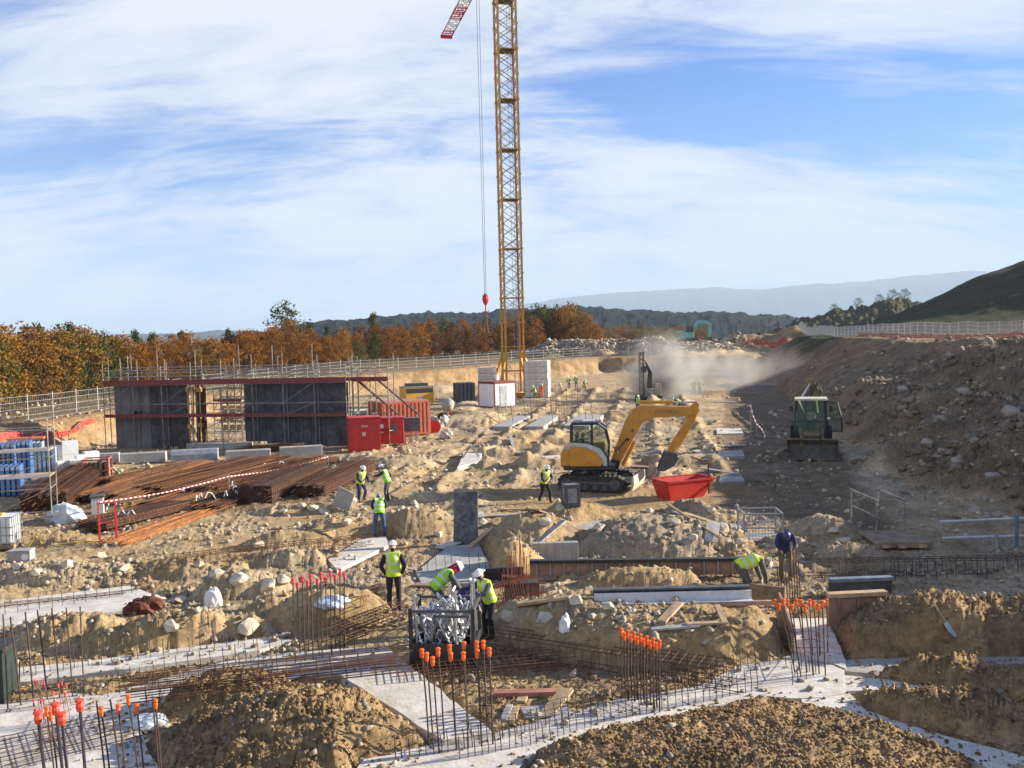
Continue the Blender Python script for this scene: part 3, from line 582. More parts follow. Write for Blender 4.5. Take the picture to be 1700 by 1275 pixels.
def on_emb(Y, extra=0): return toe_x(Y) + 18 + extra
mesh_fence('long grey fence along the top of the right cut slope', [(49, 62), (50, 86), (53, 120), (59, 165), (67, 214)], h=1.9, pl=2.6, wire=0.04, hz=(0.1, 0.55, 1.0, 1.45, 1.85), vs=0.3, m=PGALV)
net_band('orange netting along the top of the right cut slope', [(42, 66), (44, 86), (47.5, 110), (52, 135)], h=0.6)
net_band('orange netting strip at the far end near the green excavator', [tuple(hit(1232, 574)[:2]), tuple(hit(1262, 573)[:2]), tuple(hit(1305, 569)[:2])], h=1.2)
net_band('crumpled orange netting below the left fence', [(-40, 50.5), (-35.6, 53.0), (-33.8, 62), (-32.8, 71)], h=0.55)
# ------------------------------------------------------------------ air and dust
def volume(name, mb, dens, col, label, cat, hetero=None, aniso=0.2):
    m = bpy.data.materials.new(name + '_air'); m.use_nodes = True; t = m.node_tree; t.nodes.clear()
    v = N(t, 'ShaderNodeVolumePrincipled'); v.inputs['Color'].default_value = (*col, 1); v.inputs['Density'].default_value = dens; v.inputs['Anisotropy'].default_value = aniso
    o = N(t, 'ShaderNodeOutputMaterial'); t.links.new(v.outputs[0], o.inputs['Volume'])
    if hetero:
        tcx = N(t, 'ShaderNodeTexCoord'); nn = N(t, 'ShaderNodeTexNoise', ins={'Scale': hetero, 'Detail': 4, 'Roughness': 0.6, 'Distortion': 0.4}); t.links.new(tcx.outputs['Object'], nn.inputs['Vector'])
        mp = N(t, 'ShaderNodeMapping'); t.links.new(tcx.outputs['Generated'], mp.inputs[0]); mp.inputs['Location'].default_value = (-1, -1, -1); mp.inputs['Scale'].default_value = (2, 2, 2)
        ln = N(t, 'ShaderNodeVectorMath', operation='LENGTH'); t.links.new(mp.outputs[0], ln.inputs[0])
        fall = ramp(t, ln.outputs['Value'], [(0.05, 1.0), (0.45, 0.38), (0.72, 0.10), (0.98, 0.0)])
        t.links.new(mth(t, 'MULTIPLY', mth(t, 'MULTIPLY', ramp(t, nn.outputs['Fac'], [(0.40, 0.0), (0.64, 1.0)]), fall), dens), v.inputs['Density'])
    ob = mb.build(name, m); return tag(ob, label, cat, kind='stuff')
HAZE = True
if HAZE:
    volume('haze', MB().box((0, 9500, 540), (62000, 24000, 1280)), 0.75e-4, (0.60, 0.78, 1.0), 'thin bluish air haze over the far hills', 'haze', aniso=0.0)
def puff(px, py, D, r, dens, sc_, label):
    c = PY(px, py, D); ob = volume('dust', MB().ball((0, 0, 0), r, 16), dens, (0.97, 0.93, 0.87), label, 'dust', hetero=sc_); ob.location = c
puff(1100, 628, 104, (5.6, 4, 6.2), 2.8, 0.22, 'dense pale drilling dust beside the drill rig')
puff(1160, 622, 114, (10, 7, 4.6), 0.62, 0.22, 'pale dust cloud drifting over the far slope')
puff(1225, 620, 112, (11, 7, 4.2), 0.2, 0.22, 'thin grey dust drifting towards the shaded road')
# ------------------------------------------------------------------ paints
YEL = mat('crane_yellow', (0.58, 0.27, 0.025), 0.5, var=.12, scale=2, dirt=.25, dirtcol=(.25, .13, .04))
EXC = mat('digger_orange', (0.62, 0.26, 0.012), 0.42, var=.1, scale=2.5, dirt=.6, dirtcol=(.33, .2, .08))
BLK = mat('black_steel', (0.022, 0.022, 0.025), 0.5, var=.2, scale=4, dirt=.35, dirtcol=(.12, .095, .07))
DGR = mat('dark_grey_steel', (0.075, 0.077, 0.085), 0.55, var=.2, scale=3, dirt=.3, dirtcol=(.16, .13, .1))
LGR = mat('light_grey_paint', (0.50, 0.51, 0.53), 0.5, var=.08, scale=3, dirt=.25)
WHT = mat('white_paint', (0.80, 0.80, 0.78), 0.5, var=.05, scale=3, dirt=.15)
RED_ = mat('red_paint', (0.52, 0.022, 0.018), 0.45, var=.12, scale=2.5, dirt=.2, dirtcol=(.25, .06, .04))
REDD = mat('dark_red_paint', (0.20, 0.022, 0.025), 0.6, var=.2, scale=2.5, dirt=.2)
ORG = mat('faded_orange_steel', (0.42, 0.09, 0.042), 0.6, var=.12, scale=1.5, dirt=.35, dirtcol=(.42, .2, .12))
RUST = mat('rusty_steel', (0.17, 0.066, 0.024), 0.85, 0, var=.35, scale=3, col2=(0.06, 0.03, 0.02))
RUSTO = mat('fresh_rust', (0.36, 0.14, 0.035), 0.8, .1, var=.3, scale=4)
BAR = mat('rebar_steel', (0.10, 0.066, 0.05), 0.7, .4, var=.3, scale=7)
CAPO = mat('orange_cap', (0.85, 0.13, 0.015), 0.5, var=.1, scale=8)
CAPP = mat('pink_cap', (0.72, 0.07, 0.09), 0.5, var=.1, scale=8)
BLU = mat('blue_steel', (0.055, 0.14, 0.34), 0.5, var=.2, scale=2, dirt=.25)
BLUL = mat('pale_blue_steel', (0.28, 0.40, 0.55), 0.5, var=.15, scale=2, dirt=.2)
TIM = mat('pale_timber', (0.46, 0.32, 0.18), 0.85, var=.2, scale=3, bump=.2)
TIMD = mat('weathered_timber', (0.27, 0.19, 0.12), 0.9, var=.25, scale=3, bump=.2)
PLY = mat('shutter_ply', (0.33, 0.19, 0.12), 0.7, var=.2, scale=2, dirt=.3, dirtcol=(.4, .36, .3))
SHUT = mat('shutter_face', (0.085, 0.085, 0.092), 0.75, var=.3, scale=1.1, dirt=.85, dirtcol=(.018, .018, .022))
SHUG = mat('shutter_grey_face', (0.17, 0.165, 0.16), 0.8, var=.2, scale=.8, dirt=.3, dirtcol=(.1, .1, .1))
SILV = mat('zinc_silver', (0.60, 0.61, 0.62), 0.35, 0.85, var=.15, scale=6)
PLA = mat('white_plastic', (0.72, 0.73, 0.74), 0.4, var=.06, scale=4)
RUB = mat('rubber', (0.02, 0.02, 0.02), 0.85, var=.2, scale=5, dirt=.5, dirtcol=(.14, .11, .08))
GLS = bpy.data.materials.new('cab_glass'); GLS.use_nodes = True
_t = GLS.node_tree; _b = _t.nodes['Principled BSDF']; _b.inputs['Base Color'].default_value = (0.10, 0.16, 0.13, 1); _b.inputs['Roughness'].default_value = 0.05
_tr = N(_t, 'ShaderNodeBsdfTransparent'); _tr.inputs[0].default_value = (0.62, 0.74, 0.68, 1); _mx = N(_t, 'ShaderNodeMixShader'); _mx.inputs[0].default_value = 0.32
_t.links.new(_tr.outputs[0], _mx.inputs[1]); _t.links.new(_b.outputs[0], _mx.inputs[2]); _t.links.new(_mx.outputs[0], _t.nodes['Material Output'].inputs[0])
def V3(*a): return Vector(a)
def text(s, size, m, parent, loc, rot, name='lettering'):
    c = bpy.data.curves.new(name, 'FONT'); c.body = s; c.size = size; c.align_x = 'CENTER'; c.align_y = 'CENTER'; c.extrude = 0.004
    o = bpy.data.objects.new(name, c); C.objects.link(o); dg = bpy.context.evaluated_depsgraph_get(); me = bpy.data.meshes.new_from_object(o.evaluated_get(dg))
    bpy.data.objects.remove(o); me.materials.clear(); me.materials.append(m); o = bpy.data.objects.new(name, me); C.objects.link(o); o.parent = parent; o.location = loc; o.rotation_euler = rot; return o
# ------------------------------------------------------------------ tower crane
def crane():
    DC = 112.0; b = PY(853, 640, DC); z0 = gz(b.x, b.y); W = 2.25; rot = Matrix.Rotation(R(12), 3, 'Z')
    t = thing('tower_crane', 'tall yellow lattice tower crane with red and white jib tip', 'tower crane', (b.x, b.y, z0))
    tipw = PY(741, 60, 150); ztop = tipw.z - z0; tip = Vector((tipw.x - b.x, tipw.y - b.y, ztop))
    cor = [rot @ Vector((sx * W / 2, sy * W / 2, 0)) for sx, sy in ((-1, -1), (1, -1), (1, 1), (-1, 1))]; mast = MB(); brace = MB(); H = ztop - 1.5; sec = 3.0
    for c in cor: mast.beam(c + V3(0, 0, .3), c + V3(0, 0, H), 0.26)
    n = int(H / sec); zb = 6.0
    for i in range(n):
        za, zb_ = i * sec + .3, (i + 1) * sec + .3
        for k in range(4):
            p, q = cor[k], cor[(k + 1) % 4]; mid = (p + q) / 2
            mast.beam(p + V3(0, 0, za), q + V3(0, 0, za), .10) if i % 2 == 0 or i < 2 else None
            if i > 2:
                brace.beam(p + V3(0, 0, za), q + V3(0, 0, (za + zb_) / 2), .075); brace.beam(q + V3(0, 0, (za + zb_) / 2), p + V3(0, 0, zb_), .075)
                brace.beam(q + V3(0, 0, za), p + V3(0, 0, (za + zb_) / 2), .06); brace.beam(p + V3(0, 0, (za + zb_) / 2), q + V3(0, 0, zb_), .06)
        if i % 2 == 0 and i > 2:
            mast.box(rot @ V3(0.1, 0, 0) + V3(0, 0, za), (W * .8, W * .8, .06), rot, mi=1)
        for c in cor: mast.box(c + V3(0, 0, za), (.36, .36, .22), rot)
    mast.build('mast', [YEL, DGR], t); brace.build('bracing', mat('brace_steel', (0.30, 0.19, 0.07), .6, var=.2, scale=2), t)
    lad = MB(); lx = rot @ V3(.35, -.2, 0)
    for s in (-.2, .2): lad.beam(lx + V3(s, 0, .5), lx + V3(s, 0, H), .05)
    for i in range(int(H / .6)): lad.beam(lx + V3(-.2, 0, .6 + i * .6), lx + V3(.2, 0, .6 + i * .6), .035)
    lad.build('ladder', GALV, t)
    base = MB()
    for a in (0, 90): base.box((0, 0, .35), (7.4, .5, .5), (0, 0, R(12 + a + 45)))
    base.build('base_cross', YEL, t)
    for k in range(4):
        s = MB(); d = cor[k].normalized(); s.beam(cor[k] + V3(0, 0, 5.2), d * 3.5 + V3(0, 0, .6), .24); s.box(cor[k] + V3(0, 0, 5.2), (.5, .5, .6), rot); s.build('strut', YEL, t)
    # slewing ring, cab, apex, jib, counter jib (mostly above the picture)
    top = MB(); top.lathe([(1.5, H), (1.5, H + .6), (1.2, H + 1.2)], n=16); top.box((0, 0, H + 2.2), (1.8, 1.8, 2.2)); top.build('slewing_ring', YEL, t)
    jd = Vector((tip.x, tip.y, 0)); L = jd.length; jd.normalize(); jn = V3(-jd.y, jd.x, 0)
    cb = MB(); cc = -jn * 2.0 + jd * 1.0 + V3(0, 0, H - .4); cb.box(cc, (1.5, 1.6, 2.2)); cb.build('crane_cab', WHT, t)
    jib = MB(); hw, hh = 0.85, 1.5; zj = ztop; ns = int(L / 2.6); seg = L / ns
    for i in range(ns):
        a, c = jd * (i * seg), jd * ((i + 1) * seg); near = i >= ns - 8; mi = (2 if ((ns - i) // 2) % 2 == 0 else 1) if near else 0
        A = [a + jn * hw + V3(0, 0, zj), a - jn * hw + V3(0, 0, zj), a + V3(0, 0, zj + hh)]; B = [c + jn * hw + V3(0, 0, zj), c - jn * hw + V3(0, 0, zj), c + V3(0, 0, zj + hh)]
        for p, q in zip(A, B): jib.beam(p, q, .16, mi=mi)
        for p, q in ((0, 1), (1, 2), (2, 0)): jib.beam(A[p], A[q], .08, mi=mi); jib.beam(A[p], B[q], .08, mi=mi); jib.beam(A[q], B[p], .07, mi=mi)
        for kk in range(3):
            f = (kk + .5) / 3; jib.beam(A[0].lerp(B[0], f), A[1].lerp(B[1], f), .09, mi=mi)
    e = jd * L + V3(0, 0, zj); jib.box(e + V3(0, 0, -.1), (1.9, .3, .5), (0, 0, math.atan2(jn.y, jn.x)), mi=2)
    jib.build('jib', [YEL, WHT, RED_], t)
    cj = MB()
    for s in (-1, 1): cj.beam(jn * s * .8 + V3(0, 0, zj), -jd * 13 + jn * s * .8 + V3(0, 0, zj), .2)
    for i in range(9): cj.beam(-jd * i * 1.5 + jn * .8 + V3(0, 0, zj), -jd * (i * 1.5 + .7) - jn * .8 + V3(0, 0, zj), .1)
    cj.beam(V3(0, 0, H + 3), V3(0, 0, zj + 7), .5); cj.beam(V3(0, 0, zj + 7), -jd * 12 + V3(0, 0, zj), .08); cj.beam(V3(0, 0, zj + 7), jd * L * .6 + V3(0, 0, zj + hh), .08)
    cj.build('counter_jib', YEL, t)
    cw = MB(); cw.box(-jd * 11.5 + V3(0, 0, zj - 1), (2.2, 2.0, 2.4), (0, 0, math.atan2(jd.y, jd.x))); cw.build('counterweight', CONC, t)
    # trolley, ropes and hook block
    hk = PY(806, 498, 127.0); kd = Vector((hk.x - b.x, hk.y - b.y, 0)); tr = kd + V3(0, 0, zj - .35); hz_ = hk.z - z0
    tm = MB(); tm.box(tr, (1.9, 1.5, .45), (0, 0, math.atan2(jn.y, jn.x))); tm.build('trolley', DGR, t)
    rp = MB()
    for s in (-.18, .18): rp.tube([tr + V3(s, 0, 0), kd + V3(s * .6, 0, hz_ + .6)], .035, 5)
    rp.build('hoist_rope', DGR, t)
    hb = MB(); hb.lathe([(.12, .9), (.42, .6), (.46, .1), (.34, -.4), (.12, -.75)], kd + V3(0, 0, hz_), 10); hb.tube([kd + V3(0, 0, hz_ - .7), kd + V3(0, 0, hz_ - 1.5), kd + V3(.25, 0, hz_ - 1.8), kd + V3(.4, 0, hz_ - 1.5)], .09, 6)
    hb.build('hook_block', RED_, t)
    ch = MB()
    for s in (-.3, .3): ch.tube([kd + V3(0, 0, hz_ - 1.6), kd + V3(s, 0, hz_ - 4.6)], .05, 4)
    ch.build('sling', mat('purple_sling', (.22, .08, .12), .8), t)
    # ballast blocks, each slab a thing
    for side, (px, nn, wd) in enumerate(((893, 6, 2.9), (811, 5, 2.2))):
        c = PY(px, 650, DC - (1.0 if side == 0 else -1.5)); zb = gz(c.x, c.y)
        for i in range(nn):
            mb = MB(); mb.box((0, 0, .36), (wd, 2.0, .72)); mb.box((0, 0, .36), (wd * .5, 2.006, .12), mi=1)
            o = mb.build('ballast_block', [CONC, CONCD], bevel=.04, loc=(c.x + rt.uniform(-.03, .03), c.y, zb + .1 + i * .745), rz=R(-12))
            tag(o, 'pale concrete ballast slab in the stack on the %s side of the crane foot' % ('right' if side == 0 else 'left'), 'ballast block', 'ballast slabs %s of the crane mast' % ('right' if side == 0 else 'left'))
    return t
crane()
# ------------------------------------------------------------------ cabins and containers
def crate_box(name, label, cat, px, py, dims, rz, m, mtrim=None, roof=None, ribs=0, ribm=None, D=None, extra=None, z=None):
    p = hit(px, py) if D is None else PY(px, py, D); zz_ = gz(p.x, p.y) if z is None else z
    L, Wd, H = dims; t = thing(name, label, cat, (p.x, p.y, zz_ - .03), rz)
    b = MB(); b.box((0, 0, H / 2), (L, Wd, H))
    if ribs:
        for i in range(ribs):
            x = -L / 2 + (i + .5) * L / ribs
            for s in (-1, 1): b.box((x, s * (Wd / 2 + .012), H / 2), (L / ribs * .5, .05, H * .9))
        for i in range(max(3, int(ribs * Wd / L))):
            k = max(3, int(ribs * Wd / L)); y = -Wd / 2 + (i + .5) * Wd / k
            for s in (-1, 1): b.box((s * (L / 2 + .012), y, H / 2), (.05, Wd / k * .5, H * .9))
    b.build('body', m, t, bevel=.015)
    if mtrim:
        f = MB(); w_ = .13
        for sx in (-1, 1):
            for sy in (-1, 1): f.box((sx * (L / 2 - .04), sy * (Wd / 2 - .04), H / 2), (w_, w_, H + .02))
        for z_ in (.06, H - .06):
            for s in (-1, 1): f.box((0, s * (Wd / 2 - .02), z_), (L - .1, .1, .15)); f.box((s * (L / 2 - .02), 0, z_), (.1, Wd - .1, .15))
        f.build('frame', mtrim, t)
    if roof: r_ = MB(); r_.box((0, 0, H + .05), (L + .12, Wd + .12, .09)); r_.build('roof', roof, t, bevel=.02)
    if extra: extra(t, L, Wd, H)
    return t
def cabin_extra(t, L, Wd, H):
    d = MB(); d.box((-.25, -Wd / 2 - .02, H * .46), (.95, .05, H * .82)); dd = d.build('door', mat('cabin_door_grey', (.42, .43, .46), .5), t); h = MB(); h.box((.08, -Wd / 2 - .06, H * .45), (.14, .04, .04)); h.build('handle', DGR, dd)
crate_box('site_cabin', 'white site cabin with dark red edges in front of the crane foot', 'cabin', 826, 678, (2.9, 2.9, 2.7), R(38), WHT, REDD, REDD, D=98, extra=cabin_extra)
def redbox_extra(t, L, Wd, H):
    s = MB(); s.box((0, -Wd / 2 - .015, H * .78), (.42, .03, .12)); s.box((-.05, -Wd / 2 - .015, H * .55), (.22, .03, .26)); s.build('notice', mat('faded_notice', (.62, .42, .36), .7), t)
    d = MB(); d.box((0, -Wd / 2 - .006, H * .45), (L * .86, .02, H * .82)); dd = d.build('door', RED_, t); h = MB(); h.box((L * .36, -Wd / 2 - .05, H * .42), (.05, .06, .2)); h.build('handle', DGR, dd)
crate_box('storage_box', 'tall bright red storage box beside the dark formwork wall', 'storage box', 605, 755, (2.1, 1.6, 2.3), R(14), RED_, None, RED_, D=61, extra=redbox_extra)
def hut_extra(t, L, Wd, H):
    for x, m in ((-.62, WHT), (.35, SHUG)):
        f = MB(); f.box((x, -Wd / 2 - .015, H * .62), (.42, .03, .62)); f.build('window', m, t)
crate_box('red_hut', 'low red steel hut with two window openings next to the red storage box', 'hut', 648, 742, (2.0, 1.4, 1.75), R(6), RED_, None, RED_, D=64, extra=hut_extra, z=.25)
def cont_extra(t, L, Wd, H):
    r_ = MB(); r_.box((0, 0, H + .02), (L * .98, Wd * .98, .05)); r_.build('roof', mat('dusty_red_roof', (.42, .17, .13), .8, var=.15), t)
    d = MB()
    for s in (-.5, .5): d.tube([(L / 2 + .06, s, .15), (L / 2 + .06, s, H - .15)], .025, 6)
    d.build('door_bar', GALV, t)
crate_box('shipping_container', 'faded orange corrugated container with its right end in the sun', 'container', 664, 728, (4.0, 2.9, 2.6), R(30), ORG, ORG, None, ribs=12, D=71, extra=cont_extra, z=.15)
def gen_extra(t, L, Wd, H):
    k = MB(); k.box((0, -Wd / 2 - .01, H * .8), (L * .95, .03, .5)); k.box((0, 0, H + .22), (L * .7, Wd * .6, .4)); k.build('hood', BLK, t)
    v = MB(); v.box((.1, -Wd / 2 - .02, H * .3), (.6, .04, .55)); v.build('panel', LGR, t)
crate_box('generator', 'yellow and black site generator behind the orange container', 'generator', 692, 670, (3.3, 2.5, 1.9), R(24), mat('generator_yellow', (.60, .33, .03), .5, var=.1, dirt=.2), None, mat('generator_roof', (.28, .31, .33), .5), D=103, extra=gen_extra, z=.25)
crate_box('dark_blue_box', 'dark blue ribbed steel box left of the white cabin', 'tank', 771, 672, (1.9, 2.2, 2.4), R(20), mat('navy_steel', (.025, .033, .06), .5, var=.3), BLK, None, ribs=4, D=104)  # plain dark blue box with ribs and black trim
crate_box('site_toilet', 'small blue and white toilet cabin behind the red storage box', 'toilet', 597, 700, (1.0, 1.0, 1.9), R(20), BLU, WHT, WHT, D=72)
def tb_extra(t, L, Wd, H):
    for s in (-.42, 0, .42):
        l = MB(); l.box((s, -.1, -.35), (.14, .5, .9)); l.build('leg', mat('leg_grey', (.50, .50, .47), .7), t)
crate_box('tool_chest', 'dark slate tool chest on pale legs in front of the orange container', 'tool chest', 682, 740, (1.45, .8, 1.0), R(8), mat('slate_paint', (.11, .125, .15), .6), None, None, D=66, extra=tb_extra, z=.85)
# ------------------------------------------------------------------ formwork wall, built along its own line
WA, WB = P(193, 745), P(580, 745); wd_ = WB - WA; WL = wd_.length; wr = math.atan2(wd_.y, wd_.x)
def wx(px): return (PY(px, 745, 65).x - PY(193, 745, 65).x) / (PY(580, 745, 65).x - PY(193, 745, 65).x) * WL
def wall_part(label, x0, x1, cells, H):
    t = thing('formwork_wall', label, 'formwork', (WA.x, WA.y, 0), wr)
    n = len(cells)
    for (a, b_, z0, z1, m) in cells:
        k = MB(); k.box(((a + b_) / 2, .12, (z0 + z1) / 2), (b_ - a - .03, .16, z1 - z0 - .03))
        for j in range(max(1, int((b_ - a) / 1.1))): k.box((a + (j + .5) * 1.1, .03, (z0 + z1) / 2), (.05, .05, z1 - z0 - .1))
        k.build('panel', m, t, bevel=.012)
    for x in np.linspace(x0 + .5, x1 - .5, max(2, int((x1 - x0) / 2.2))):
        k = MB(); k.beam((x, .3, 3.9), (x, 2.2, .1), .1); k.beam((x, .3, 1.4), (x, 2.2, .1), .08); k.build('prop', GALV, t)
    return t
H_ = 4.75
x3, x4 = wx(320), wx(413)
wall_part('left stretch of the dark grey formwork wall with one small opening', 0, x3, [(0, wx(255), 0, 2.45, SHUG), (0, wx(223), 2.45, H_, SHUG), (wx(241), wx(255), 2.45, H_, SHUG), (wx(223), wx(241), 2.75, H_, SHUG), (wx(255), x3, 0, 2.4, SHUT), (wx(255), x3, 2.4, H_, SHUT)], H_)
wall_part('right stretch of the dark stained formwork wall beside the red box', x4, WL, [(x4, wx(448), .5, 2.5, SHUT), (x4, wx(448), 2.5, H_, SHUT), (wx(448), wx(508), .4, 2.4, SHUT), (wx(448), wx(508), 2.4, H_, SHUT), (wx(508), WL, .2, 2.4, SHUT), (wx(508), WL, 2.4, H_, SHUT)], H_)
k = MB(); k.box(((wx(223) + wx(241)) / 2, .42, 2.6), (wx(241) - wx(223) + .3, .06, .6)); o = k.build('opening_dark_backing', BLK, loc=(WA.x, WA.y, 0), rz=wr); tag(o, 'black cover added to darken the small opening of the formwork wall', 'backing')  # black sheet standing in for the darkness inside the opening
tt_ = thing('formwork_gate', 'narrow brown formwork panel with golden props in the wall gap', 'formwork', (WA.x, WA.y, 0), wr)
k = MB(); k.box((wx(338), .3, 2.5), (wx(345) - wx(332), .4, 4.2)); k.build('panel', mat('brown_shutter', (.06, .03, .02), .7), tt_)
for px in (323, 328, 341):
    k = MB(); k.tube([(wx(px), -.1, .5), (wx(px) + rt.uniform(-.2, .2), 0, 4.6)], .06, 6); k.box((wx(px), -.12, .9 + rt.random()), (.3, .2, .3)); k.box((wx(px), -.12, 4.3), (.35, .2, .3)); k.build('prop', mat('golden_prop', (.55, .31, .09), .5), tt_)
SCAF = mat('scaffold_tube', (.27, .25, .225), .6, .3, var=.25, scale=2)
def scaffold(label, x0, x1, y0, y1, levels, top, step, name='scaffold', origin=None, rz=None, rail=True, board=REDD, boards=(), braces=True, post_r=.032):
    t = thing(name, label, 'scaffold', origin or (WA.x, WA.y, 0), wr if rz is None else rz); n = max(1, round((x1 - x0) / step)); xs = [x0 + (x1 - x0) * i / n for i in range(n + 1)]
    for x in xs:
        for y in (y0, y1):
            k = MB(); h = top + rt.uniform(-.5, .5); k.tube([(x, y, 0), (x + rt.uniform(-.03, .03), y, h)], post_r, 6); k.box((x, y, .02), (.2, .2, .03)); k.build('post', SCAF, t)
    k = MB()
    for z in levels:
        for y in (y0, y1): k.tube([(x0, y, z), (x1, y, z)], post_r * .8, 5)
        for x in xs: k.tube([(x, y0, z), (x, y1, z)], post_r * .8, 5)
    k.build('rail', SCAF, t)
    if braces:
        for i in range(n):
            if i % 2 == 0:
                for a, b_ in zip(levels[:-1], levels[1:]): k = MB(); k.tube([(xs[i], y0, a), (xs[i + 1], y0, b_)], post_r * .7, 5); k.build('brace', SCAF, t)
    for (z, h) in boards:
        k = MB(); k.box(((x0 + x1) / 2, y0 - .02, z + h / 2), (x1 - x0, .04, h)); k.box(((x0 + x1) / 2, (y0 + y1) / 2, z), (x1 - x0 - .05, abs(y1 - y0) - .06, .05), mi=1); k.build('toe_board', [board, TIM], t)
    return t
scaffold('long scaffold with dark red toe boards along the formwork wall', -.3, WL + .2, -.75, -.05, [2.45, 3.3, 4.75, 5.3, 5.75], 6.5, 2.3, boards=[(2.38, .22), (4.7, .36)])
scaffold('scaffold with tall bare poles standing behind the formwork wall', -.1, WL, 1.1, 2.0, [1.0, 2.45, 4.8, 5.5, 5.9], 6.9, 2.9, boards=[(4.72, .25)])
scaffold('narrow scaffold tower standing in the gap of the formwork wall', wx(358), wx(405), .4, 1.5, [.6, 1.2, 2.0, 2.8, 3.6, 4.3], 4.7, .62, braces=True, boards=[(2.3, .22), (3.4, .15)], post_r=.03)
st = scaffold('scaffold stair tower with two red flights at the right end of the formwork wall', WL + .3, WL + 2.9, .2, 1.4, [1.2, 2.4, 3.6, 4.75, 5.6], 6.4, 1.3, boards=[(4.7, .3), (1.2, .2)])
for (a, b_) in (((WL + .5, .8, 4.7), (WL + 3.4, .8, 2.3)), ((WL + 1.6, 1.8, 4.7), (WL + 4.6, 1.8, 2.2))):
    k = MB(); k.beam(a, b_, .3, .08); k.build('stair_flight', mat('stair_red', (.08, .025, .02), .7, var=.2), st)
k = MB(); k.box((0, 0, .22), (wx(425) - wx(322), .9, .44)); o = k.build('concrete_sill', CONCD, bevel=.02, loc=(WA.x + math.cos(wr) * wx(372), WA.y + math.sin(wr) * wx(372) - .1, 0), rz=wr); tag(o, 'grey concrete kerb under the gap in the formwork wall', 'kerb')
# retaining timber sheets seen through the gap
k = MB()
for i in range(4): k.box((0, 0, .9 + i * .75), (wx(430) - wx(345), .12, .6))
o = k.build('timber_panel', mat('tan_ply', (.50, .33, .19), .8, var=.1), loc=(WA.x + math.cos(wr) * wx(385) - .3, WA.y + 4.0, 0), rz=wr); tag(o, 'tan boarded panel seen through the gap in the formwork wall', 'panel')
# ------------------------------------------------------------------ concrete barrier blocks in a row
for i, (a, b_, lab) in enumerate(((132, 203, 'half hidden by white boxes before the formwork wall'), (208, 281, 'second in the row before the formwork wall'), (290, 368, 'bluish with rounded top in the row before the formwork wall'), (378, 455, 'fourth in the row before the formwork wall'), (466, 541, 'largest and palest at the right end of the row'))):
    A, B = PY(a, 764, 59), PY(b_, 764, 58); L = B.x - A.x; k = MB()
    if i == 2: k.prism([(-.4, 0), (.4, 0), (.4, .45), (.28, .75), (-.28, .75), (-.4, .45)], -L * .42, L * .42, 'x')
    else: k.prism([(-.42, 0), (.42, 0), (.38, .62 if i < 4 else .78), (-.38, .62 if i < 4 else .78)], -L * .42, L * .42, 'x')
    o = k.build('concrete_barrier', CONCD if i != 2 else mat('blue_grey_concrete', (.30, .33, .37), .8), bevel=.03, loc=((A.x + B.x) / 2, 58.0, .05), rz=R(14)); tag(o, 'concrete barrier block, ' + lab, 'barrier')
    if i in (1, 2, 3): pass
# ------------------------------------------------------------------ rebar stock
def bundle(label, a, b_, wid, h, n, r=.011, m=RUST, lift=0, ties=True, mesh=False, name='rebar_bundle'):
    A, B = P(*a), P(*b_); A.z = gz(A.x, A.y); B.z = gz(B.x, B.y); d = B - A; L = d.length; t = thing(name, label, 'rebar', A, math.atan2(d.y, d.x)); sl = (B.z - A.z) / L
    k = MB(); q = random.Random(zlib.crc32(label.encode()) % 999)
    for i in range(n):
        y = q.uniform(-wid / 2, wid / 2); z = lift + h * (q.random() ** .8) * (1 - .25 * (2 * y / wid) ** 2) + .03; x0, x1 = q.uniform(-.5, .4), L + q.uniform(-.5, .4); yy = y + q.uniform(-.12, .12)
        k.tube([(x0, y, z), (L * .3, y + q.uniform(-.05, .05), z + L * .3 * sl + q.uniform(-.05, .05)), (L * .65, yy, z + L * .65 * sl + q.uniform(-.06, .06)), (x1, yy, z + L * sl)], r, 4, mi=q.choice([0, 0, 2, 0, 2, 0, 1]), cap=False)
    if h > .3: k.box((L / 2, 0, lift + h * .38), (L - .3, wid * .86, h * .7), (0, -math.atan(sl), 0), mi=2)
    k.build('bars', [m, RUSTO if m is RUST else RUST, mat('rust_core', (.085, .035, .016), .9, var=.4, scale=6)], t)
    if mesh or h > .5:
        k = MB()
        for i in range(int(L / .22)):
            x = .1 + i * .22
            for zz_ in np.linspace(lift + .1, lift + h, 4): k.beam((x, -wid / 2, zz_ + x * sl), (x, wid / 2, zz_ + x * sl), .014)
            k.beam((x, -wid / 2, lift + x * sl), (x, -wid / 2, lift + h + x * sl), .014)
        k.build('stirrups', m, t)
    if ties:
        for f in (.12, .5, .86):
            k = MB(); x = L * f; k.box((x, 0, .05 + x * sl), (.12, wid + .25, .1)); k.build('bearer', TIMD, t)
    return t
bundle('tall brown stack of rebar behind the left scaffold tower', (72, 852), (150, 792), 2.2, 1.0, 190)
bundle('broad rusty rebar stack in front of the white boxes', (165, 835), (330, 778), 2.6, .5, 200)
bundle('rusty rebar stack below the middle concrete barriers', (240, 822), (430, 772), 2.4, .52, 200)
bundle('long dark rebar stack under the striped tape', (330, 826), (500, 776), 2.2, .6, 190, m=RUST)
bundle('rebar stack right behind the red hut side', (430, 795), (545, 768), 1.8, .5, 140)
bundle('dark stack of bent stirrup cages at the right end of the rebar yard', (425, 838), (520, 796), 1.7, 1.15, 60, mesh=True, m=mat('dark_rust', (.075, .035, .02), .85, var=.3))
bundle('light brown mesh stack behind the two talking workers', (515, 828), (606, 782), 1.6, .75, 90, mesh=True)
bundle('bright orange loose rods fanned out on the sand', (190, 905), (440, 815), 1.5, .12, 80, r=.013, m=RUSTO, ties=False)
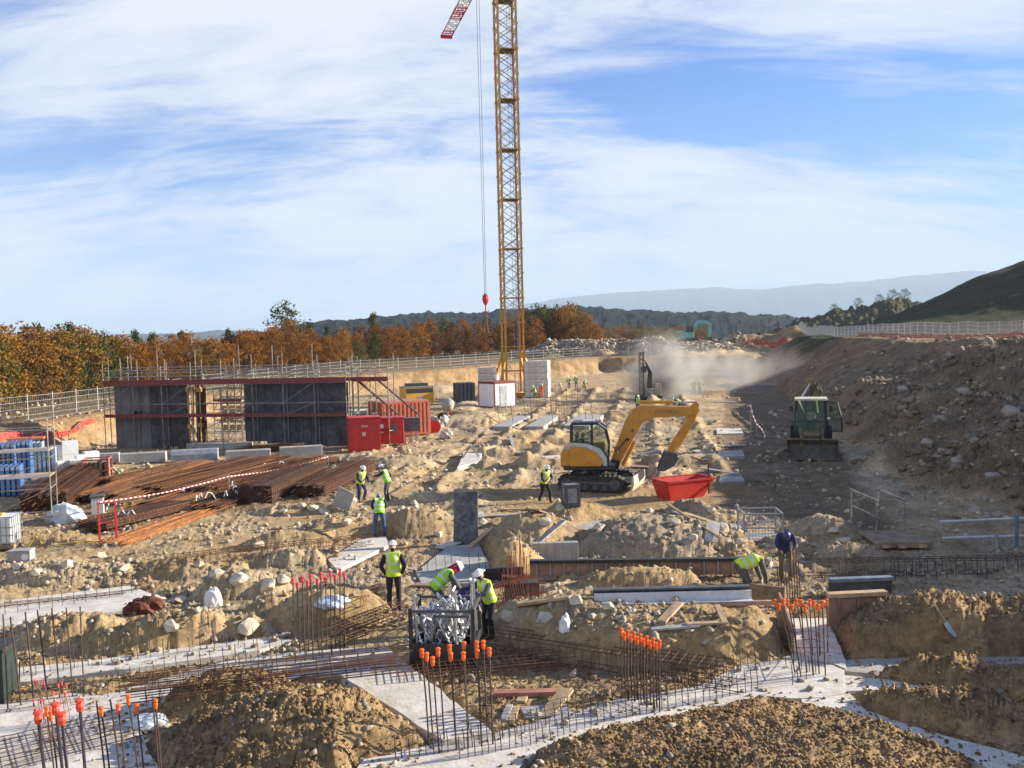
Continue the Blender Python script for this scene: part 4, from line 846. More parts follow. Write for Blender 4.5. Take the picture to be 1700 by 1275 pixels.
bundle('loose rusty rods on the sand behind the orange ones', (170, 872), (400, 800), 2.0, .2, 110, r=.012, ties=True)
bundle('latticed rebar cages lying on the sand at the left front of the yard', (150, 888), (300, 845), 1.6, .42, 24, mesh=True, ties=False)
bundle('small heap of orange bent bars in front of the formwork wall', (400, 752), (500, 747), 1.2, .45, 50, m=RUSTO, ties=False)
bundle('rusty rebar stack filling the middle of the yard', (270, 845), (420, 800), 2.2, .4, 150)
bundle('low rusty rebar stack just before the concrete barriers', (200, 800), (470, 768), 1.8, .4, 150)
bundle('rusty lattice of bars right of the tape middle', (340, 850), (470, 806), 1.6, .35, 70, mesh=True)
bundle('dark rusty stack between the pink crate and the barriers', (185, 806), (330, 778), 1.8, .45, 120)
bundle('short rusty rod bundle beside the pink crate', (190, 842), (260, 815), 1.0, .3, 50)
# striped tape
t = thing('barrier_tape', 'red and white striped tape sagging across the rebar yard', 'tape', P(165, 838)); o = Vector(t.location); k = MB(); pts = []
A, B = PY(162, 834, 38), PY(545, 758, 50)
for i in range(121):
    f = i / 120; p = A.lerp(B, f); p.z -= .15 * math.sin(math.pi * ((f * 2) % 1)); pts.append(p - o)
for i in range(120): k.beam(pts[i], pts[i + 1], .02, .05, mi=i % 2)
k.build('tape', [RED_, WHT], t)
for i in (0, 60, 120):
    k = MB(); k.tube([(pts[i].x, pts[i].y, -.1), pts[i] + V3(0, 0, .12)], .03, 5); k.build('stake', GALV, t)
# white scraps of strapping
for i in range(16):
    px, py = rt.uniform(185, 500), 0; py = 865 - (px - 185) * .22 - rt.uniform(0, 42); p = P(px, py, .55); k = MB(); a = rt.uniform(0, 6); L = rt.uniform(.2, .55)
    k.tube([(0, 0, 0), (L * .3 * math.cos(a), L * .3 * math.sin(a), L * .5), (L * .7 * math.cos(a), L * .7 * math.sin(a), L * .35), (L * math.cos(a), L * math.sin(a), -.1)], .028, 5)
    o = k.build('plastic_strap', PLA, loc=(p.x, p.y, .52)); tag(o, 'bent white plastic strap lying on the rusty rebar', 'strap', 'white straps on the rebar yard')
# ------------------------------------------------------------------ left storage corner
def fr_crate(label, px, py, D, dims, rz, m, name='steel_crate', cat='crate', slats=5):
    p = PY(px, py, D); z = gz(p.x, p.y); L, Wd, H = dims; t = thing(name, label, cat, (p.x, p.y, z), rz)
    f = MB()
    for sx in (-1, 1):
        for sy in (-1, 1): f.box((sx * L / 2, sy * Wd / 2, H / 2), (.09, .09, H))
    for z_ in (.08, H / 2, H - .05):
        for s in (-1, 1): f.box((0, s * Wd / 2, z_), (L, .06, .08)); f.box((s * L / 2, 0, z_), (.06, Wd, .08))
    f.build('frame', m, t)
    k = MB()
    for i in range(slats): k.box((-L / 2 + (i + .5) * L / slats, 0, H * .45), (L / slats * .6, Wd * .8, H * .8))
    k.build('contents', [TIMD if m is not BLU else BLU], t); return t
fr_crate('pinkish red steel crate standing on the rebar yard', 163, 812, 50, (1.3, 1.1, 1.35), R(15), mat('pink_red_steel', (.48, .13, .09), .6, var=.15))
for i, (px, py, D, H, m) in enumerate(((12, 800, 51, 2.2, BLU), (38, 798, 52, 2.2, BLU), (58, 790, 54, 1.9, BLUL), (78, 792, 54, 1.5, BLUL), (20, 840, 46, 1.5, BLU), (-20, 820, 48, 2.2, BLU))):
    p = PY(px, py, D); k = thing('panel_rack', ['dark blue formwork panels stacked at the left edge', 'dark blue formwork panels beside the orange board', 'pale blue panels next to the scaffold tower', 'short pale blue panels in front of the white boxes', 'low blue panel stack behind the white tank', 'blue panel stack cut by the left edge'][i], 'formwork', (p.x, p.y, gz(p.x, p.y)), R(20))
    for j in range(5):
        q = MB(); q.box((-.5 + j * .24, 0, H / 2), (.1, 1.3, H)); q.box((-.5 + j * .24, -.67, H / 2), (.16, .05, H)); q.box((-.5 + j * .24, -.68, H - .1), (.18, .05, .18), mi=1); q.build('panel', [m, BLUL], k)
k = MB(); p = PY(45, 752, 53); k.box((0, 0, 0), (1.9, .9, .12)); o = k.build('board', mat('orange_board', (.62, .16, .06), .6), loc=(p.x, p.y, 2.25), rz=R(20)); tag(o, 'orange board lying on top of the blue panels', 'board')
wb = ((82, 770, 56, .8, .9), (97, 758, 57, .95, 1.3), (117, 762, 57, .9, 1.6), (126, 786, 54, .7, .75), (140, 778, 55, .9, .9), (152, 776, 56, .8, 1.0), (107, 788, 54, .9, .7))
for i, (px, py, D, s, H) in enumerate(wb):
    p = PY(px, py, D); k = MB(); k.box((0, 0, H / 2), (s, s, H)); k.box((0, 0, H * .5), (s + .01, s + .01, .04), mi=1); k.box((0, 0, .05), (s + .04, s + .04, .1), mi=2)
    o = k.build('white_pallet_load', [WHT, LGR, TIM], bevel=.015, loc=(p.x, p.y, gz(p.x, p.y)), rz=R(22 + i * 3)); tag(o, 'square white wrapped pallet load between blue panels and barriers', 'pallet load', 'white pallet loads at the left')
sct = P(36, 872); scaffold('galvanised scaffold tower with boards at the left edge', -1.5, 1.3, -.7, .7, [.4, 1.6, 2.9, 4.1], 4.9, 2.8, name='scaffold_tower', origin=(sct.x, sct.y, 0), rz=R(18), boards=[(2.1, .12), (3.2, .12)], board=LGR)
def ibc():
    p = P(6, 912); t = thing('water_tank', 'white caged water tank cut by the left edge', 'tank', (p.x, p.y, gz(p.x, p.y)), R(10)); k = MB(); k.box((0, 0, .68), (.98, .98, 1.0)); k.build('tank', PLA, t, bevel=.06); k = MB()
    for i in range(6):
        a = -.52 + i * .208
        for s in (-1, 1): k.beam((a, s * .52, .15), (a, s * .52, 1.2), .03); k.beam((s * .52, a, .15), (s * .52, a, 1.2), .03)
    for z in (.2, .5, .8, 1.18):
        for s in (-1, 1): k.beam((-.52, s * .53, z), (.52, s * .53, z), .03); k.beam((s * .53, -.52, z), (s * .53, .52, z), .03)
    k.build('cage', GALV, t); k = MB(); k.box((0, 0, .07), (1.1, 1.1, .14)); k.build('pallet', TIMD, t); k = MB(); k.lathe([(.12, 0), (.12, .08)], (0, 0, 1.19), 10); k.build('lid', mat('yellow_lid', (.6, .5, .08), .5), t)
ibc()
def lumpy(name, label, cat, px, py, r, m, h=0, seed=1, sub=3, amp=.25, group=None, z=None):
    p = hit(px, py); bm = bmesh.new(); bmesh.ops.create_icosphere(bm, subdivisions=sub, radius=1); co = np.array([v.co[:] for v in bm.verts])
    n = fbm(co[:, 0] * 1.3 + seed * 3.1 + co[:, 2], co[:, 1] * 1.3 + co[:, 2] * .7 + seed, 4) * amp * 1.6
    for v, d in zip(bm.verts, n): v.co = Vector((v.co.x * r[0], v.co.y * r[1], max(v.co.z, -.4) * r[2])) * (1 + d)
    me = bpy.data.meshes.new(name); bm.to_mesh(me); bm.free(); me.materials.append(m); o = bpy.data.objects.new(name, me); C.objects.link(o); o.location = (p.x, p.y, p.z + r[2] * .3 + h); return tag(o, label, cat, group)
SHEET = mat('plastic_sheet', (.55, .60, .63), .25, var=.15, scale=3, bump=.5, bscale=5)
lumpy('plastic_sheet_heap', 'grey white plastic sheeting heaped beside the rebar at left', 'plastic sheet', 112, 866, (.85, .6, .62), SHEET, seed=2)
crate_box('waste_bin', 'small grey bin right of the plastic sheeting', 'bin', 163, 852, (.5, .5, .75), R(20), LGR, None, DGR)
t = crate_box('concrete_block', 'small grey block with a hole near yellow straps at left', 'block', 36, 932, (.75, .5, .45), R(8), CONCD)
k = MB(); k.tube([(.2, -.26, .22), (.2, -.20, .22)], .12, 10); k.build('hole', PLA, t)
t = P(45, 912); k = MB(); k.tube([(0, 0, .02), (.3, .1, .5), (.5, .3, .05)], .03, 5); k.tube([(.2, .2, .05), (1.6, .5, .12), (3.2, 1.2, .06)], .03, 5); o = k.build('yellow_strap', mat('yellow_plastic', (.62, .40, .06), .6), loc=(t.x, t.y, gz(t.x, t.y))); tag(o, 'loose yellow strap lying on the stony sand at left', 'strap')
t = thing('trestle', 'thin red steel trestle on the sand before the rebar', 'trestle', hit(180, 900), R(30))
for s in (-.3, .3):
    k = MB(); k.beam((s, -.2, 0), (s, 0, 1.5), .05); k.beam((s, .2, 0), (s, 0, 1.5), .05); k.beam((s, -.1, .7), (s, .1, .7), .04); k.build('leg', RED_, t)
k = MB(); k.beam((-.35, 0, 1.5), (.35, 0, 1.5), .06); k.build('top_bar', RED_, t); k = MB(); k.beam((-.3, 0, .75), (.3, 0, .75), .04); k.build('cross_bar', RED_, t)
# ------------------------------------------------------------------ yellow digger (front towards +X, cab on the camera side)
HIVIS = mat('hi_vis_yellow', (0.60, 0.80, 0.03), 0.75, var=.12, scale=5)
HIVIG = mat('hi_vis_green', (0.28, 0.70, 0.04), 0.75, var=.12, scale=5)
def seated(parent, loc, scale=1.0, vest=None):
    d = thing('person', 'driver', 'person'); return d
def excavator():
    p = PY(992, 818, 44.0); z = gz(p.x, p.y); t = thing('mini_excavator', 'yellow tracked digger with black cab reaching its bucket over the dug ground', 'excavator', (p.x, p.y, 0.06), R(-7))
    def ell(n, x0, x1, r, zc): return [(x0 + r * math.cos(a), zc + r * math.sin(a)) for a in np.linspace(math.pi / 2, 1.5 * math.pi, n)] + [(x1 + r * math.cos(a), zc + r * math.sin(a)) for a in np.linspace(-math.pi / 2, math.pi / 2, n)]
    for s in (-1, 1):
        y0, y1 = (s * 1.05 - .24, s * 1.05 + .24); k = MB(); k.prism(ell(8, -1.25, 1.25, .36, .37), y0, y1, 'y')
        per = 34
        for i in range(per):
            f = i / per; Ls = 2.5; tot = 2 * Ls + 2 * math.pi * .38; d = f * tot
            if d < Ls: x, zc, a = -1.25 + d, .75, 0
            elif d < Ls + math.pi * .38: g = (d - Ls) / .38; x, zc, a = 1.25 + .38 * math.sin(g), .37 + .38 * math.cos(g), -g
            elif d < 2 * Ls + math.pi * .38: x, zc, a = 1.25 - (d - Ls - math.pi * .38), -.01, 0
            else: g = (d - 2 * Ls - math.pi * .38) / .38; x, zc, a = -1.25 - .38 * math.sin(g), .37 - .38 * math.cos(g), -g
            k.box((x, s * 1.05, zc), (.09, .52, .05), (0, -a, 0))
        tk = k.build('track', RUB, t); w_ = MB()
        for x in (-1.22, 1.22): w_.tube([(x, s * 1.05 - .26, .37), (x, s * 1.05 + .26, .37)], .25, 14)
        for x in (-.7, -.25, .25, .7): w_.tube([(x, s * 1.05 - .255, .2), (x, s * 1.05 + .255, .2)], .13, 10)
        w_.box((0, s * 1.05, .42), (2.0, .505, .12)); w_.build('wheel', DGR, tk)
    k = MB(); k.box((0, 0, .5), (1.7, 1.6, .35)); k.lathe([(.62, .6), (.62, .95)], n=20); k.build('undercarriage', BLK, t)
    k = MB(); k.prism([(1.92, .08), (2.02, .08), (2.12, .4), (2.1, .78), (2.0, .74), (2.0, .4)], -1.2, 1.2, 'y'); k.beam((1.0, -.45, .4), (2.0, -.55, .42), .12); k.beam((1.0, .45, .4), (2.0, .55, .42), .12); k.build('dozer_blade', mat('worn_blade', (.50, .45, .34), .6, var=.15, dirt=.3), t)
    for ch in t.children: ch.rotation_euler = (0, 0, R(-14))
    # house
    k = MB(); k.prism([(-1.55, .98), (.85, .98), (.9, 1.2), (-.1, 1.25), (-1.62, 1.2)], -1.02, 1.02, 'y', mi=1)
    k.prism([(-1.72, 1.15), (-1.1, 1.15), (-1.1, 2.0), (-1.6, 2.0), (-1.72, 1.75)], -.98, .98, 'y'); k.box((-.35, .45, 1.75), (1.5, 1.0, .9)); k.build('house', [EXC, BLK], t, bevel=.04)
    k = MB(); k.prism([(-1.25, 1.18), (.2, 1.18), (.33, 1.3), (.27, 1.55), (.0, 1.85), (-.45, 2.08), (-1.25, 2.16)], -1.07, -.98, 'y'); k.build('side_panel', EXC, t, bevel=.03)
    k = MB(); k.prism([(-1.25, 2.17), (-.45, 2.09), (0, 1.86), (.28, 1.56), (.34, 1.2), (.52, 1.2), (.5, 1.6), (.2, 2.02), (-.35, 2.26), (-1.25, 2.33)], -1.06, -.98, 'y'); k.build('grey_stripe', LGR, t)
    # cab
    x0, x1, y0, y1, zb, zt = -1.2, .5, -1.0, .15, 1.2, 3.22; cab = MB()
    A = lambda x, y, z: (x, y, z)
    for y in (y0, y1):
        cab.tube([A(x0, y, 2.2), A(x0 + .02, y, zt - .05), A(x0 + .1, y, zt)], .055, 6); cab.tube([A(x1 + .05, y, 1.25), A(x1 + .12, y, 2.2), A(x1 - .05, y, 2.95), A(x1 - .35, y, zt)], .055, 6); cab.tube([A(-.2, y, 2.05), A(-.2, y, zt)], .05, 6)
        cab.tube([A(x0, y, 2.25), A(-.3, y, 2.2), A(.3, y, 1.8), A(x1 + .08, y, 1.3)], .05, 6); cab.tube([A(x0 + .1, y, zt), A(x1 - .35, y, zt)], .055, 6)
    for x, z in ((x0 + .1, zt), (x1 - .35, zt), (x1 + .12, 2.2), (x1 - .05, 2.95), (x0, 2.25), (x1 + .05, 1.3)): cab.tube([A(x, y0, z), A(x, y1, z)], .05, 6)
    c = cab.build('cab', BLK, t)
    k = MB(); k.box((-.42, (y0 + y1) / 2, zt + .05), (1.35, 1.2, .08)); k.box((-.35, (y0 + y1) / 2, zt + .1), (.6, .7, .05), mi=1); k.beam((x1 - .37, y0 - .05, zt + .04), (x1 + .0, y0 - .05, 2.98), .05, .05, mi=1); k.beam((x1 - .37, y1 + .05, zt + .04), (x1, y1 + .05, 2.98), .05, .05, mi=1); k.build('cab_roof', [DGR, LGR], c, bevel=.02)
    g = MB(); g.add([(x0, y0, 2.25), (-.25, y0, 2.22), (-.25, y0, zt), (x0 + .08, y0, zt), ], [(0, 1, 2, 3)]); g.add([(-.15, y0, 2.1), (.3, y0, 1.85), (x1 + .05, y0, 1.35), (x1 + .1, y0, 2.2), (x1 - .07, y0, 2.95), (x1 - .35, y0, zt), (-.15, y0, zt)], [(0, 1, 2, 3, 4, 5, 6)])
    g.add([(x1 + .12, y0, 2.2), (x1 + .12, y1, 2.2), (x1 - .05, y1, 2.95), (x1 - .05, y0, 2.95)], [(0, 1, 2, 3)]); g.add([(x1 + .06, y0, 1.3), (x1 + .06, y1, 1.3), (x1 + .13, y1, 2.18), (x1 + .13, y0, 2.18)], [(0, 1, 2, 3)])
    g.build('window', GLS, c)
    k = MB(); k.box((-.7, -.4, 1.85), (.5, .5, .12)); k.box((-.95, -.4, 2.25), (.12, .5, .8)); k.box((-.5, -.4, 1.6), (.3, .4, .5)); k.build('seat', BLK, c)
    # boom, stick, bucket
    yb0, yb1 = .18, .58
    k = MB(); k.prism([(.62, .85), (1.05, .85), (1.15, 1.3), (.75, 1.35)], .05, .72, 'y'); k.build('swing_post', BLK, t, bevel=.03)
    k = MB(); k.prism([(.62, 1.12), (1.42, 3.25), (1.75, 3.78), (2.2, 3.98), (4.5, 3.86), (4.72, 3.72), (4.66, 3.42), (2.75, 3.36), (2.25, 3.12), (1.05, 1.0), (.8, .95)], yb0, yb1, 'y')
    bo = k.build('boom', EXC, t, bevel=.035)
    text('HYUNDAI', .26, DGR, bo, (3.45, yb0 - .004, 3.64), (R(90), R(2), 0)); k = MB(); k.box((1.55, yb0 - .003, 2.3), (.1, .01, .12)); k.box((1.75, yb0 - .003, 2.75), (.1, .01, .1)); k.build('pin', BLK, bo)
    k = MB(); k.prism([(4.36, 3.75), (4.86, 4.12), (5.0, 3.98), (4.75, 3.1), (3.78, 1.66), (3.42, 1.62), (3.5, 1.95), (4.4, 3.3)], yb0 + .06, yb1 - .06, 'y'); sk = k.build('stick', EXC, t, bevel=.03)
    def cyl(name, a, b, r, y):
        m_ = Vector(a).lerp(Vector(b), .58); k = MB(); k.tube([(a[0], y, a[1]), (m_[0], y, m_[1])], r, 10); k.tube([(m_[0], y, m_[1]), (b[0], y, b[1])], r * .5, 8, mi=1); k.build(name, [EXC, SILV], t)
    cyl('hydraulic_cylinder', (1.25, 1.05), (2.3, 3.1), .1, .05); cyl('hydraulic_cylinder', (2.1, 4.12), (4.9, 4.08), .085, .38); cyl('hydraulic_cylinder', (4.98, 3.75), (3.85, 1.6), .075, .38)
    k = MB(); k.tube([(1.0, .0, 1.7), (.8, -.1, 2.0), (1.1, -.05, 1.9), (1.5, .1, 2.4)], .035, 6); k.tube([(1.0, .7, 1.6), (1.3, .75, 2.0), (1.7, .6, 2.5)], .035, 6); k.build('hose', BLK, t)
    k = MB(); out = [(3.3, 1.72), (3.82, 1.66), (3.95, 1.35), (3.72, 1.02), (3.3, .78), (2.92, .78), (3.02, 1.1)]; ins = [(x * .9 + .335, z * .9 + .13) for x, z in out]
    for y in (-.05, .78): k.prism(out, y, y + .03, 'y')
    for i in (0, 1, 2, 3, 4): a, b = out[i], out[i + 1]; k.beam((a[0], .38, a[1]), (b[0], .38, b[1]), .03, .86) if False else k.add([(a[0], -.02, a[1]), (a[0], .8, a[1]), (b[0], .8, b[1]), (b[0], -.02, b[1]), (a[0] * .985 + .05, -.02, a[1] * .985 + .02), (a[0] * .985 + .05, .8, a[1] * .985 + .02), (b[0] * .985 + .05, .8, b[1] * .985 + .02), (b[0] * .985 + .05, -.02, b[1] * .985 + .02)], [(0, 1, 2, 3), (7, 6, 5, 4), (0, 4, 5, 1), (2, 6, 7, 3), (0, 3, 7, 4), (1, 5, 6, 2)])
    for j in range(5): k.prism([(2.98, .80), (2.88, .66), (2.95, .78)], .02 + j * .17, .10 + j * .17, 'y', mi=1)
    k.box((3.75, .38, 1.52), (.55, .7, .07), (0, R(-35), 0), mi=1); k.build('bucket', [DGR, LGR], t)
    return t
EXCAV = excavator()
def skip():
    p = PY(1134, 836, 40.8); t = thing('dumper_skip', 'bright red tipping skip standing on the mud beside the digger bucket', 'skip', (p.x, p.y + .2, gz(p.x, p.y) - .05), R(24), None, .9); k = MB()
    tp = [(-1.35, -.75, 1.0), (1.5, -.75, 1.0), (1.5, .75, 1.0), (-1.35, .75, 1.0)]; bt = [(-1.1, -.6, .06), (.85, -.6, .06), (.85, .6, .06), (-1.1, .6, .06)]; ti = [(x * .96, y * .93, .99) for x, y, z in tp]; bi = [(x * .94, y * .9, .14) for x, y, z in bt]
    k.add(tp + bt + ti + bi, [(0, 4, 5, 1), (1, 5, 6, 2), (2, 6, 7, 3), (3, 7, 4, 0), (4, 7, 6, 5), (8, 9, 13, 12), (9, 10, 14, 13), (10, 11, 15, 14), (11, 8, 12, 15), (12, 13, 14, 15), (0, 1, 9, 8), (1, 2, 10, 9), (2, 3, 11, 10), (3, 0, 8, 11)])
    k.build('hull', mat('skip_red', (.62, .028, .02), .5, var=.1, scale=2, dirt=.35, dirtcol=(.42, .14, .08)), t, bevel=.01); k = MB()
    for a, b in zip(tp, tp[1:] + tp[:1]): k.beam(a, b, .09)
    k.build('rim', RED_, t)
    for x, a in ((.75, 1.0), ): k = MB(); k.beam((1.05, -.82, .25), (1.3, -.45, 1.75), .07); k.beam((1.3, -.45, 1.75), (.9, .5, 2.0), .06); k.build('lever', RUST, t)
    k = MB(); k.box((-.2, 0, .5), (1.9, 1.0, .5)); k.build('soil_load', mat('wet_soil', (.2, .13, .07), .95), t)
    k = MB()
    for s in (-.35, .35): k.box((-.2, s, .03), (1.6, .12, .1))
    k.build('runner', BLK, t)
skip()
def loader():
    p = PY(1360, 770, 52.5); t = thing('backhoe_loader', 'dusty loader facing the camera in the shade with wide front bucket and open door', 'loader', (p.x, p.y + 1.3, 0.02), R(-17)); LD = mat('loader_body', (.20, .14, .05), .6, var=.2, dirt=.5, dirtcol=(.10, .085, .06))
    k = MB(); w_ = 1.42; prof = [(-.45, .06), (.15, .02), (.42, .35), (.45, .8), (.28, 1.12)]
    for (y0, z0), (y1, z1) in zip(prof[:-1], prof[1:]): k.add([(-w_, y0, z0), (w_, y0, z0), (w_, y1, z1), (-w_, y1, z1), (-w_, y0 + .04, z0 + .05), (w_, y0 + .04, z0 + .05), (w_, y1 + .04, z1 + .03), (-w_, y1 + .04, z1 + .03)], [(0, 1, 2, 3), (7, 6, 5, 4), (0, 3, 7, 4), (1, 5, 6, 2), (0, 4, 5, 1), (3, 2, 6, 7)])
    for s in (-1, 1): k.prism([(-.45, .06), (.15, .02), (.42, .35), (.45, .8), (.28, 1.12), (-.2, .6)], s * w_ - .02, s * w_ + .02, 'x')
    k.box((0, .30, 1.14), (2 * w_, .12, .07), mi=1); k.box((0, -.46, .06), (2 * w_, .14, .04), mi=1); o = k.build('front_bucket', [mat('bucket_steel', (.085, .075, .06), .6, var=.3, dirt=.4, dirtcol=(.13, .1, .07)), LD], t); o.location = (0, -1.9, 0)
    k = MB()
    for s in (-.6, .6): k.beam((s, -1.5, .8), (s, .6, 1.5), .16, .26)
    k.build('loader_arm', LD, t); k = MB(); k.box((0, .2, 1.0), (.95, 2.4, .8)); k.box((0, -1.0, .95), (.9, .12, .6), mi=1); k.build('bonnet', [LD, BLK], t, bevel=.06)
    k = MB(); k.box((0, 1.6, .8), (1.2, 3.0, .5)); k.build('chassis', BLK, t)
    for x, y, r in ((-.95, -.35, .48), (.95, -.35, .48), (-.98, 2.0, .78), (.98, 2.0, .78)):
        k = MB(); k.tube([(x - .24, y, r), (x + .24, y, r)], r, 20)
        for i in range(18): a = i / 18 * 6.283; k.box((x, y + r * math.cos(a), r + r * math.sin(a)), (.46, .09, .09), (a, 0, 0))
        wh = k.build('wheel', RUB, t, bevel=.03); k = MB(); k.tube([(x - .25, y, r), (x + .25, y, r)], r * .55, 14); k.build('rim', LD, wh)
    k = MB(); x0, x1, y0, y1, zb, zt = -.92, .92, 1.0, 2.5, 1.15, 3.2
    for x, xt in ((x0, -.84), (x1, .84)):
        for y, yt in ((y0, 1.12), (y1, 2.4)): k.beam((x, y, zb), (xt, yt, zt), .12)
    for s in (-1, 1): k.beam((s * .9, y0, zb), (s * .9, y1, zb), .1); k.beam((s * .88, y0, 1.75), (s * .88, y1, 1.75), .06)
    k.beam((x0, y0, zb), (x1, y0, zb), .14); k.beam((-.3, y0 + .01, zb), (-.28, 1.1, zt), .05); k.beam((-.86, y0 + .02, 1.95), (.86, y0 + .02, 1.95), .05); k.box((0, 1.4, 1.0), (1.75, 1.2, .3)); cb = k.build('cab', BLK, t)
    k = MB(); k.box((0, 1.75, zt + .06), (1.9, 1.65, .13)); k.build('cab_roof', mat('pale_roof', (.62, .58, .44), .6, var=.1), cb, bevel=.03)
    g = MB(); g.add([(x0, y0, 1.25), (x1, y0, 1.25), (.84, 1.11, zt - .05), (-.84, 1.11, zt - .05)], [(0, 1, 2, 3)])
    for s in (-1, 1): g.add([(s * .9, y0, 1.25), (s * .9, y1, 1.25), (s * .84, 2.4, zt - .05), (s * .84, 1.12, zt - .05)], [(0, 1, 2, 3)])
    g.add([(x0, y1, 1.25), (x1, y1, 1.25), (.84, 2.4, zt - .05), (-.84, 2.4, zt - .05)], [(0, 1, 2, 3)]); g.build('window', GLS, cb)
    dr = MB(); pts = [(.95, 1.05, 1.35), (1.75, .75, 1.35), (1.72, .78, 2.2), (1.5, .85, 3.1), (.9, 1.1, 3.15)]
    for a, b in zip(pts, pts[1:] + pts[:1]): dr.beam(a, b, .07)
    dr.beam((.93, 1.06, 2.05), (1.74, .77, 2.05), .05); d_ = dr.build('door', BLK, cb); g = MB(); g.add(pts, [(0, 1, 2, 3, 4)]); g.build('window', GLS, d_); k = MB(); k.box((1.0, .98, 2.12), (.18, .06, .1)); k.build('handle', WHT, d_)
    for s in (-1, 1): k = MB(); k.beam((s * .95, 1.05, 2.9), (s * 1.12, .95, 2.85), .04); k.box((s * 1.14, .93, 2.7), (.2, .05, .34)); k.build('mirror', BLK, cb)
    k = MB()
    k.beam((-.1, 3.2, 1.0), (-.9, 3.6, 3.3), .28); k.beam((-.95, 3.6, 3.2), (.15, 3.7, 4.25), .26); k.beam((.1, 3.7, 4.3), (.35, 3.6, 2.2), .3); k.beam((-.6, 3.4, 3.1), (.0, 3.5, 4.1), .1, mi=1); k.box((.0, 3.65, 4.25), (.6, .3, .35)); k.tube([(-.3, 3.3, 3.2), (.3, 3.2, 4.1), (.6, 3.3, 3.6), (.55, 3.4, 2.8)], .05, 6, mi=2); k.tube([(0, 3.3, 3.3), (.5, 3.2, 4.2), (.75, 3.3, 3.5)], .05, 6, mi=2)
    k.box((.3, 3.5, 3.6), (.45, .3, .9)); k.build('backhoe_arm', [LD, SILV, BLK], t)
    k = MB(); k.box((0, 2.05, 1.75), (.5, .5, .12)); k.box((0, 2.3, 2.1), (.5, .12, .7)); k.build('seat', BLK, cb)
    return t
LOADER = loader()
def drill():
    p = PY(1066, 668, 100); t = thing('drill_rig', 'tall narrow drill rig raising pale dust beside its mast', 'drill rig', (p.x, p.y, gz(p.x, p.y)), R(10)); DM = mat('drill_paint', (.36, .32, .25), .6, var=.35, scale=2, dirt=.5)
    k = MB()
    for s in (-.22, .22):
        for q in (-.2, .2): k.beam((s, q, .4), (s, q, 5.4), .09)
    for i in range(10): k.beam((-.22, -.2, .5 + i * .5), (.22, -.2, 1.0 + i * .5), .06); k.beam((.22, .2, .5 + i * .5), (-.22, .2, 1.0 + i * .5), .06)
    k.box((0, 0, 5.4), (.6, .5, .25)); k.build('mast', DM, t); k = MB(); k.tube([(.15, -.32, 0), (.15, -.32, 5.2)], .09, 8); k.box((.15, -.35, 3.6), (.5, .4, .7)); k.build('drill_rod', DGR, t)
    k = MB()
    for s in (-.8, .8): k.box((.8, s, .35), (2.6, .4, .6))
    k.build('track', RUB, t, bevel=.1); k = MB(); k.box((1.1, 0, 1.0), (1.8, 1.5, .9)); k.box((1.7, -.2, 1.7), (.7, .7, .5)); k.beam((.2, 0, 1.2), (.0, 0, 3.2), .14); k.build('engine_house', DM, t, bevel=.05)
    k = MB()
    for i in range(5): k.tube([(.3, -.3, 4.6), (.6 + i * .1, -.5, 3.2), (.5 + i * .12, -.4, 1.5), (.9 + .1 * i, -.2, 1.3)], .05, 5)
    k.build('hose', BLK, t)
drill()
def far_digger():
    p = PY(1141, 568, 190); t = thing('green_excavator', 'small pale green excavator on the far rock pile', 'excavator', (p.x, p.y, gz(p.x, p.y) + .1), R(6)); GR = mat('pale_green_paint', (.20, .48, .42), .5, var=.12, dirt=.2); k = MB()
    for s in (-1, 1): k.box((0, s * 1.0, .45), (3.6, .55, .85))
    k.build('track', RUB, t, bevel=.2); k = MB(); k.box((-.4, 0, 1.6), (3.0, 2.4, 1.2)); k.box((-1.4, 0, 1.8), (1.0, 2.5, 1.4)); k.build('house', GR, t, bevel=.1); k = MB(); k.box((.4, -.6, 2.6), (1.4, 1.1, 1.6)); k.build('cab', DGR, t, bevel=.08)
    k = MB(); k.prism([(.8, 1.6), (1.6, 3.9), (2.4, 4.6), (4.3, 4.5), (5.2, 3.7), (5.0, 3.4), (4.1, 4.0), (2.5, 4.0), (2.0, 3.6), (1.3, 1.5)], -.3, .3, 'y'); k.build('boom', GR, t, bevel=.05); k = MB(); k.prism([(4.7, 4.1), (5.2, 4.0), (5.25, 2.2), (4.9, .9), (4.6, 1.0)], -.22, .22, 'y'); k.build('stick', GR, t); k = MB(); k.prism([(4.5, 1.1), (5.1, 1.1), (5.2, .5), (4.4, .1), (4.2, .5)], -.6, .6, 'y'); k.build('bucket', DGR, t)
far_digger()
def mixer():
    p = PY(742, 690, 84); t = thing('concrete_mixer', 'small drum concrete mixer with red wheel beside the orange container', 'mixer', (p.x, p.y, gz(p.x, p.y))); k = MB(); k.lathe([(.2, -.6), (.55, -.3), (.6, .1), (.35, .6), (.3, .62)], n=12); o = k.build('drum', mat('mixer_drum', (.42, .40, .34), .6, var=.2, dirt=.3), t, smooth=True); o.location = (.1, 0, 1.3); o.rotation_euler = (0, R(40), 0)
    k = MB(); k.beam((-.5, -.4, 0), (-.1, -.4, 1.3), .08); k.beam((.5, -.4, 0), (.1, -.4, 1.3), .08); k.beam((-.5, .4, 0), (-.1, .4, 1.3), .08); k.beam((.5, .4, 0), (.1, .4, 1.3), .08); k.beam((-.5, -.4, .3), (-.5, .4, .3), .06); k.build('stand', RED_, t)
    for s in (-.5, .5): k = MB(); k.tube([(-.55, s - .05, .3), (-.55, s + .05, .3)], .3, 14); k.build('wheel', RUB, t)
mixer()
t = thing('cable_reel', 'red hose reel leaning beside the orange container', 'reel', PY(722, 728, 72)); t.location.z = gz(t.location.x, t.location.y)
k = MB()
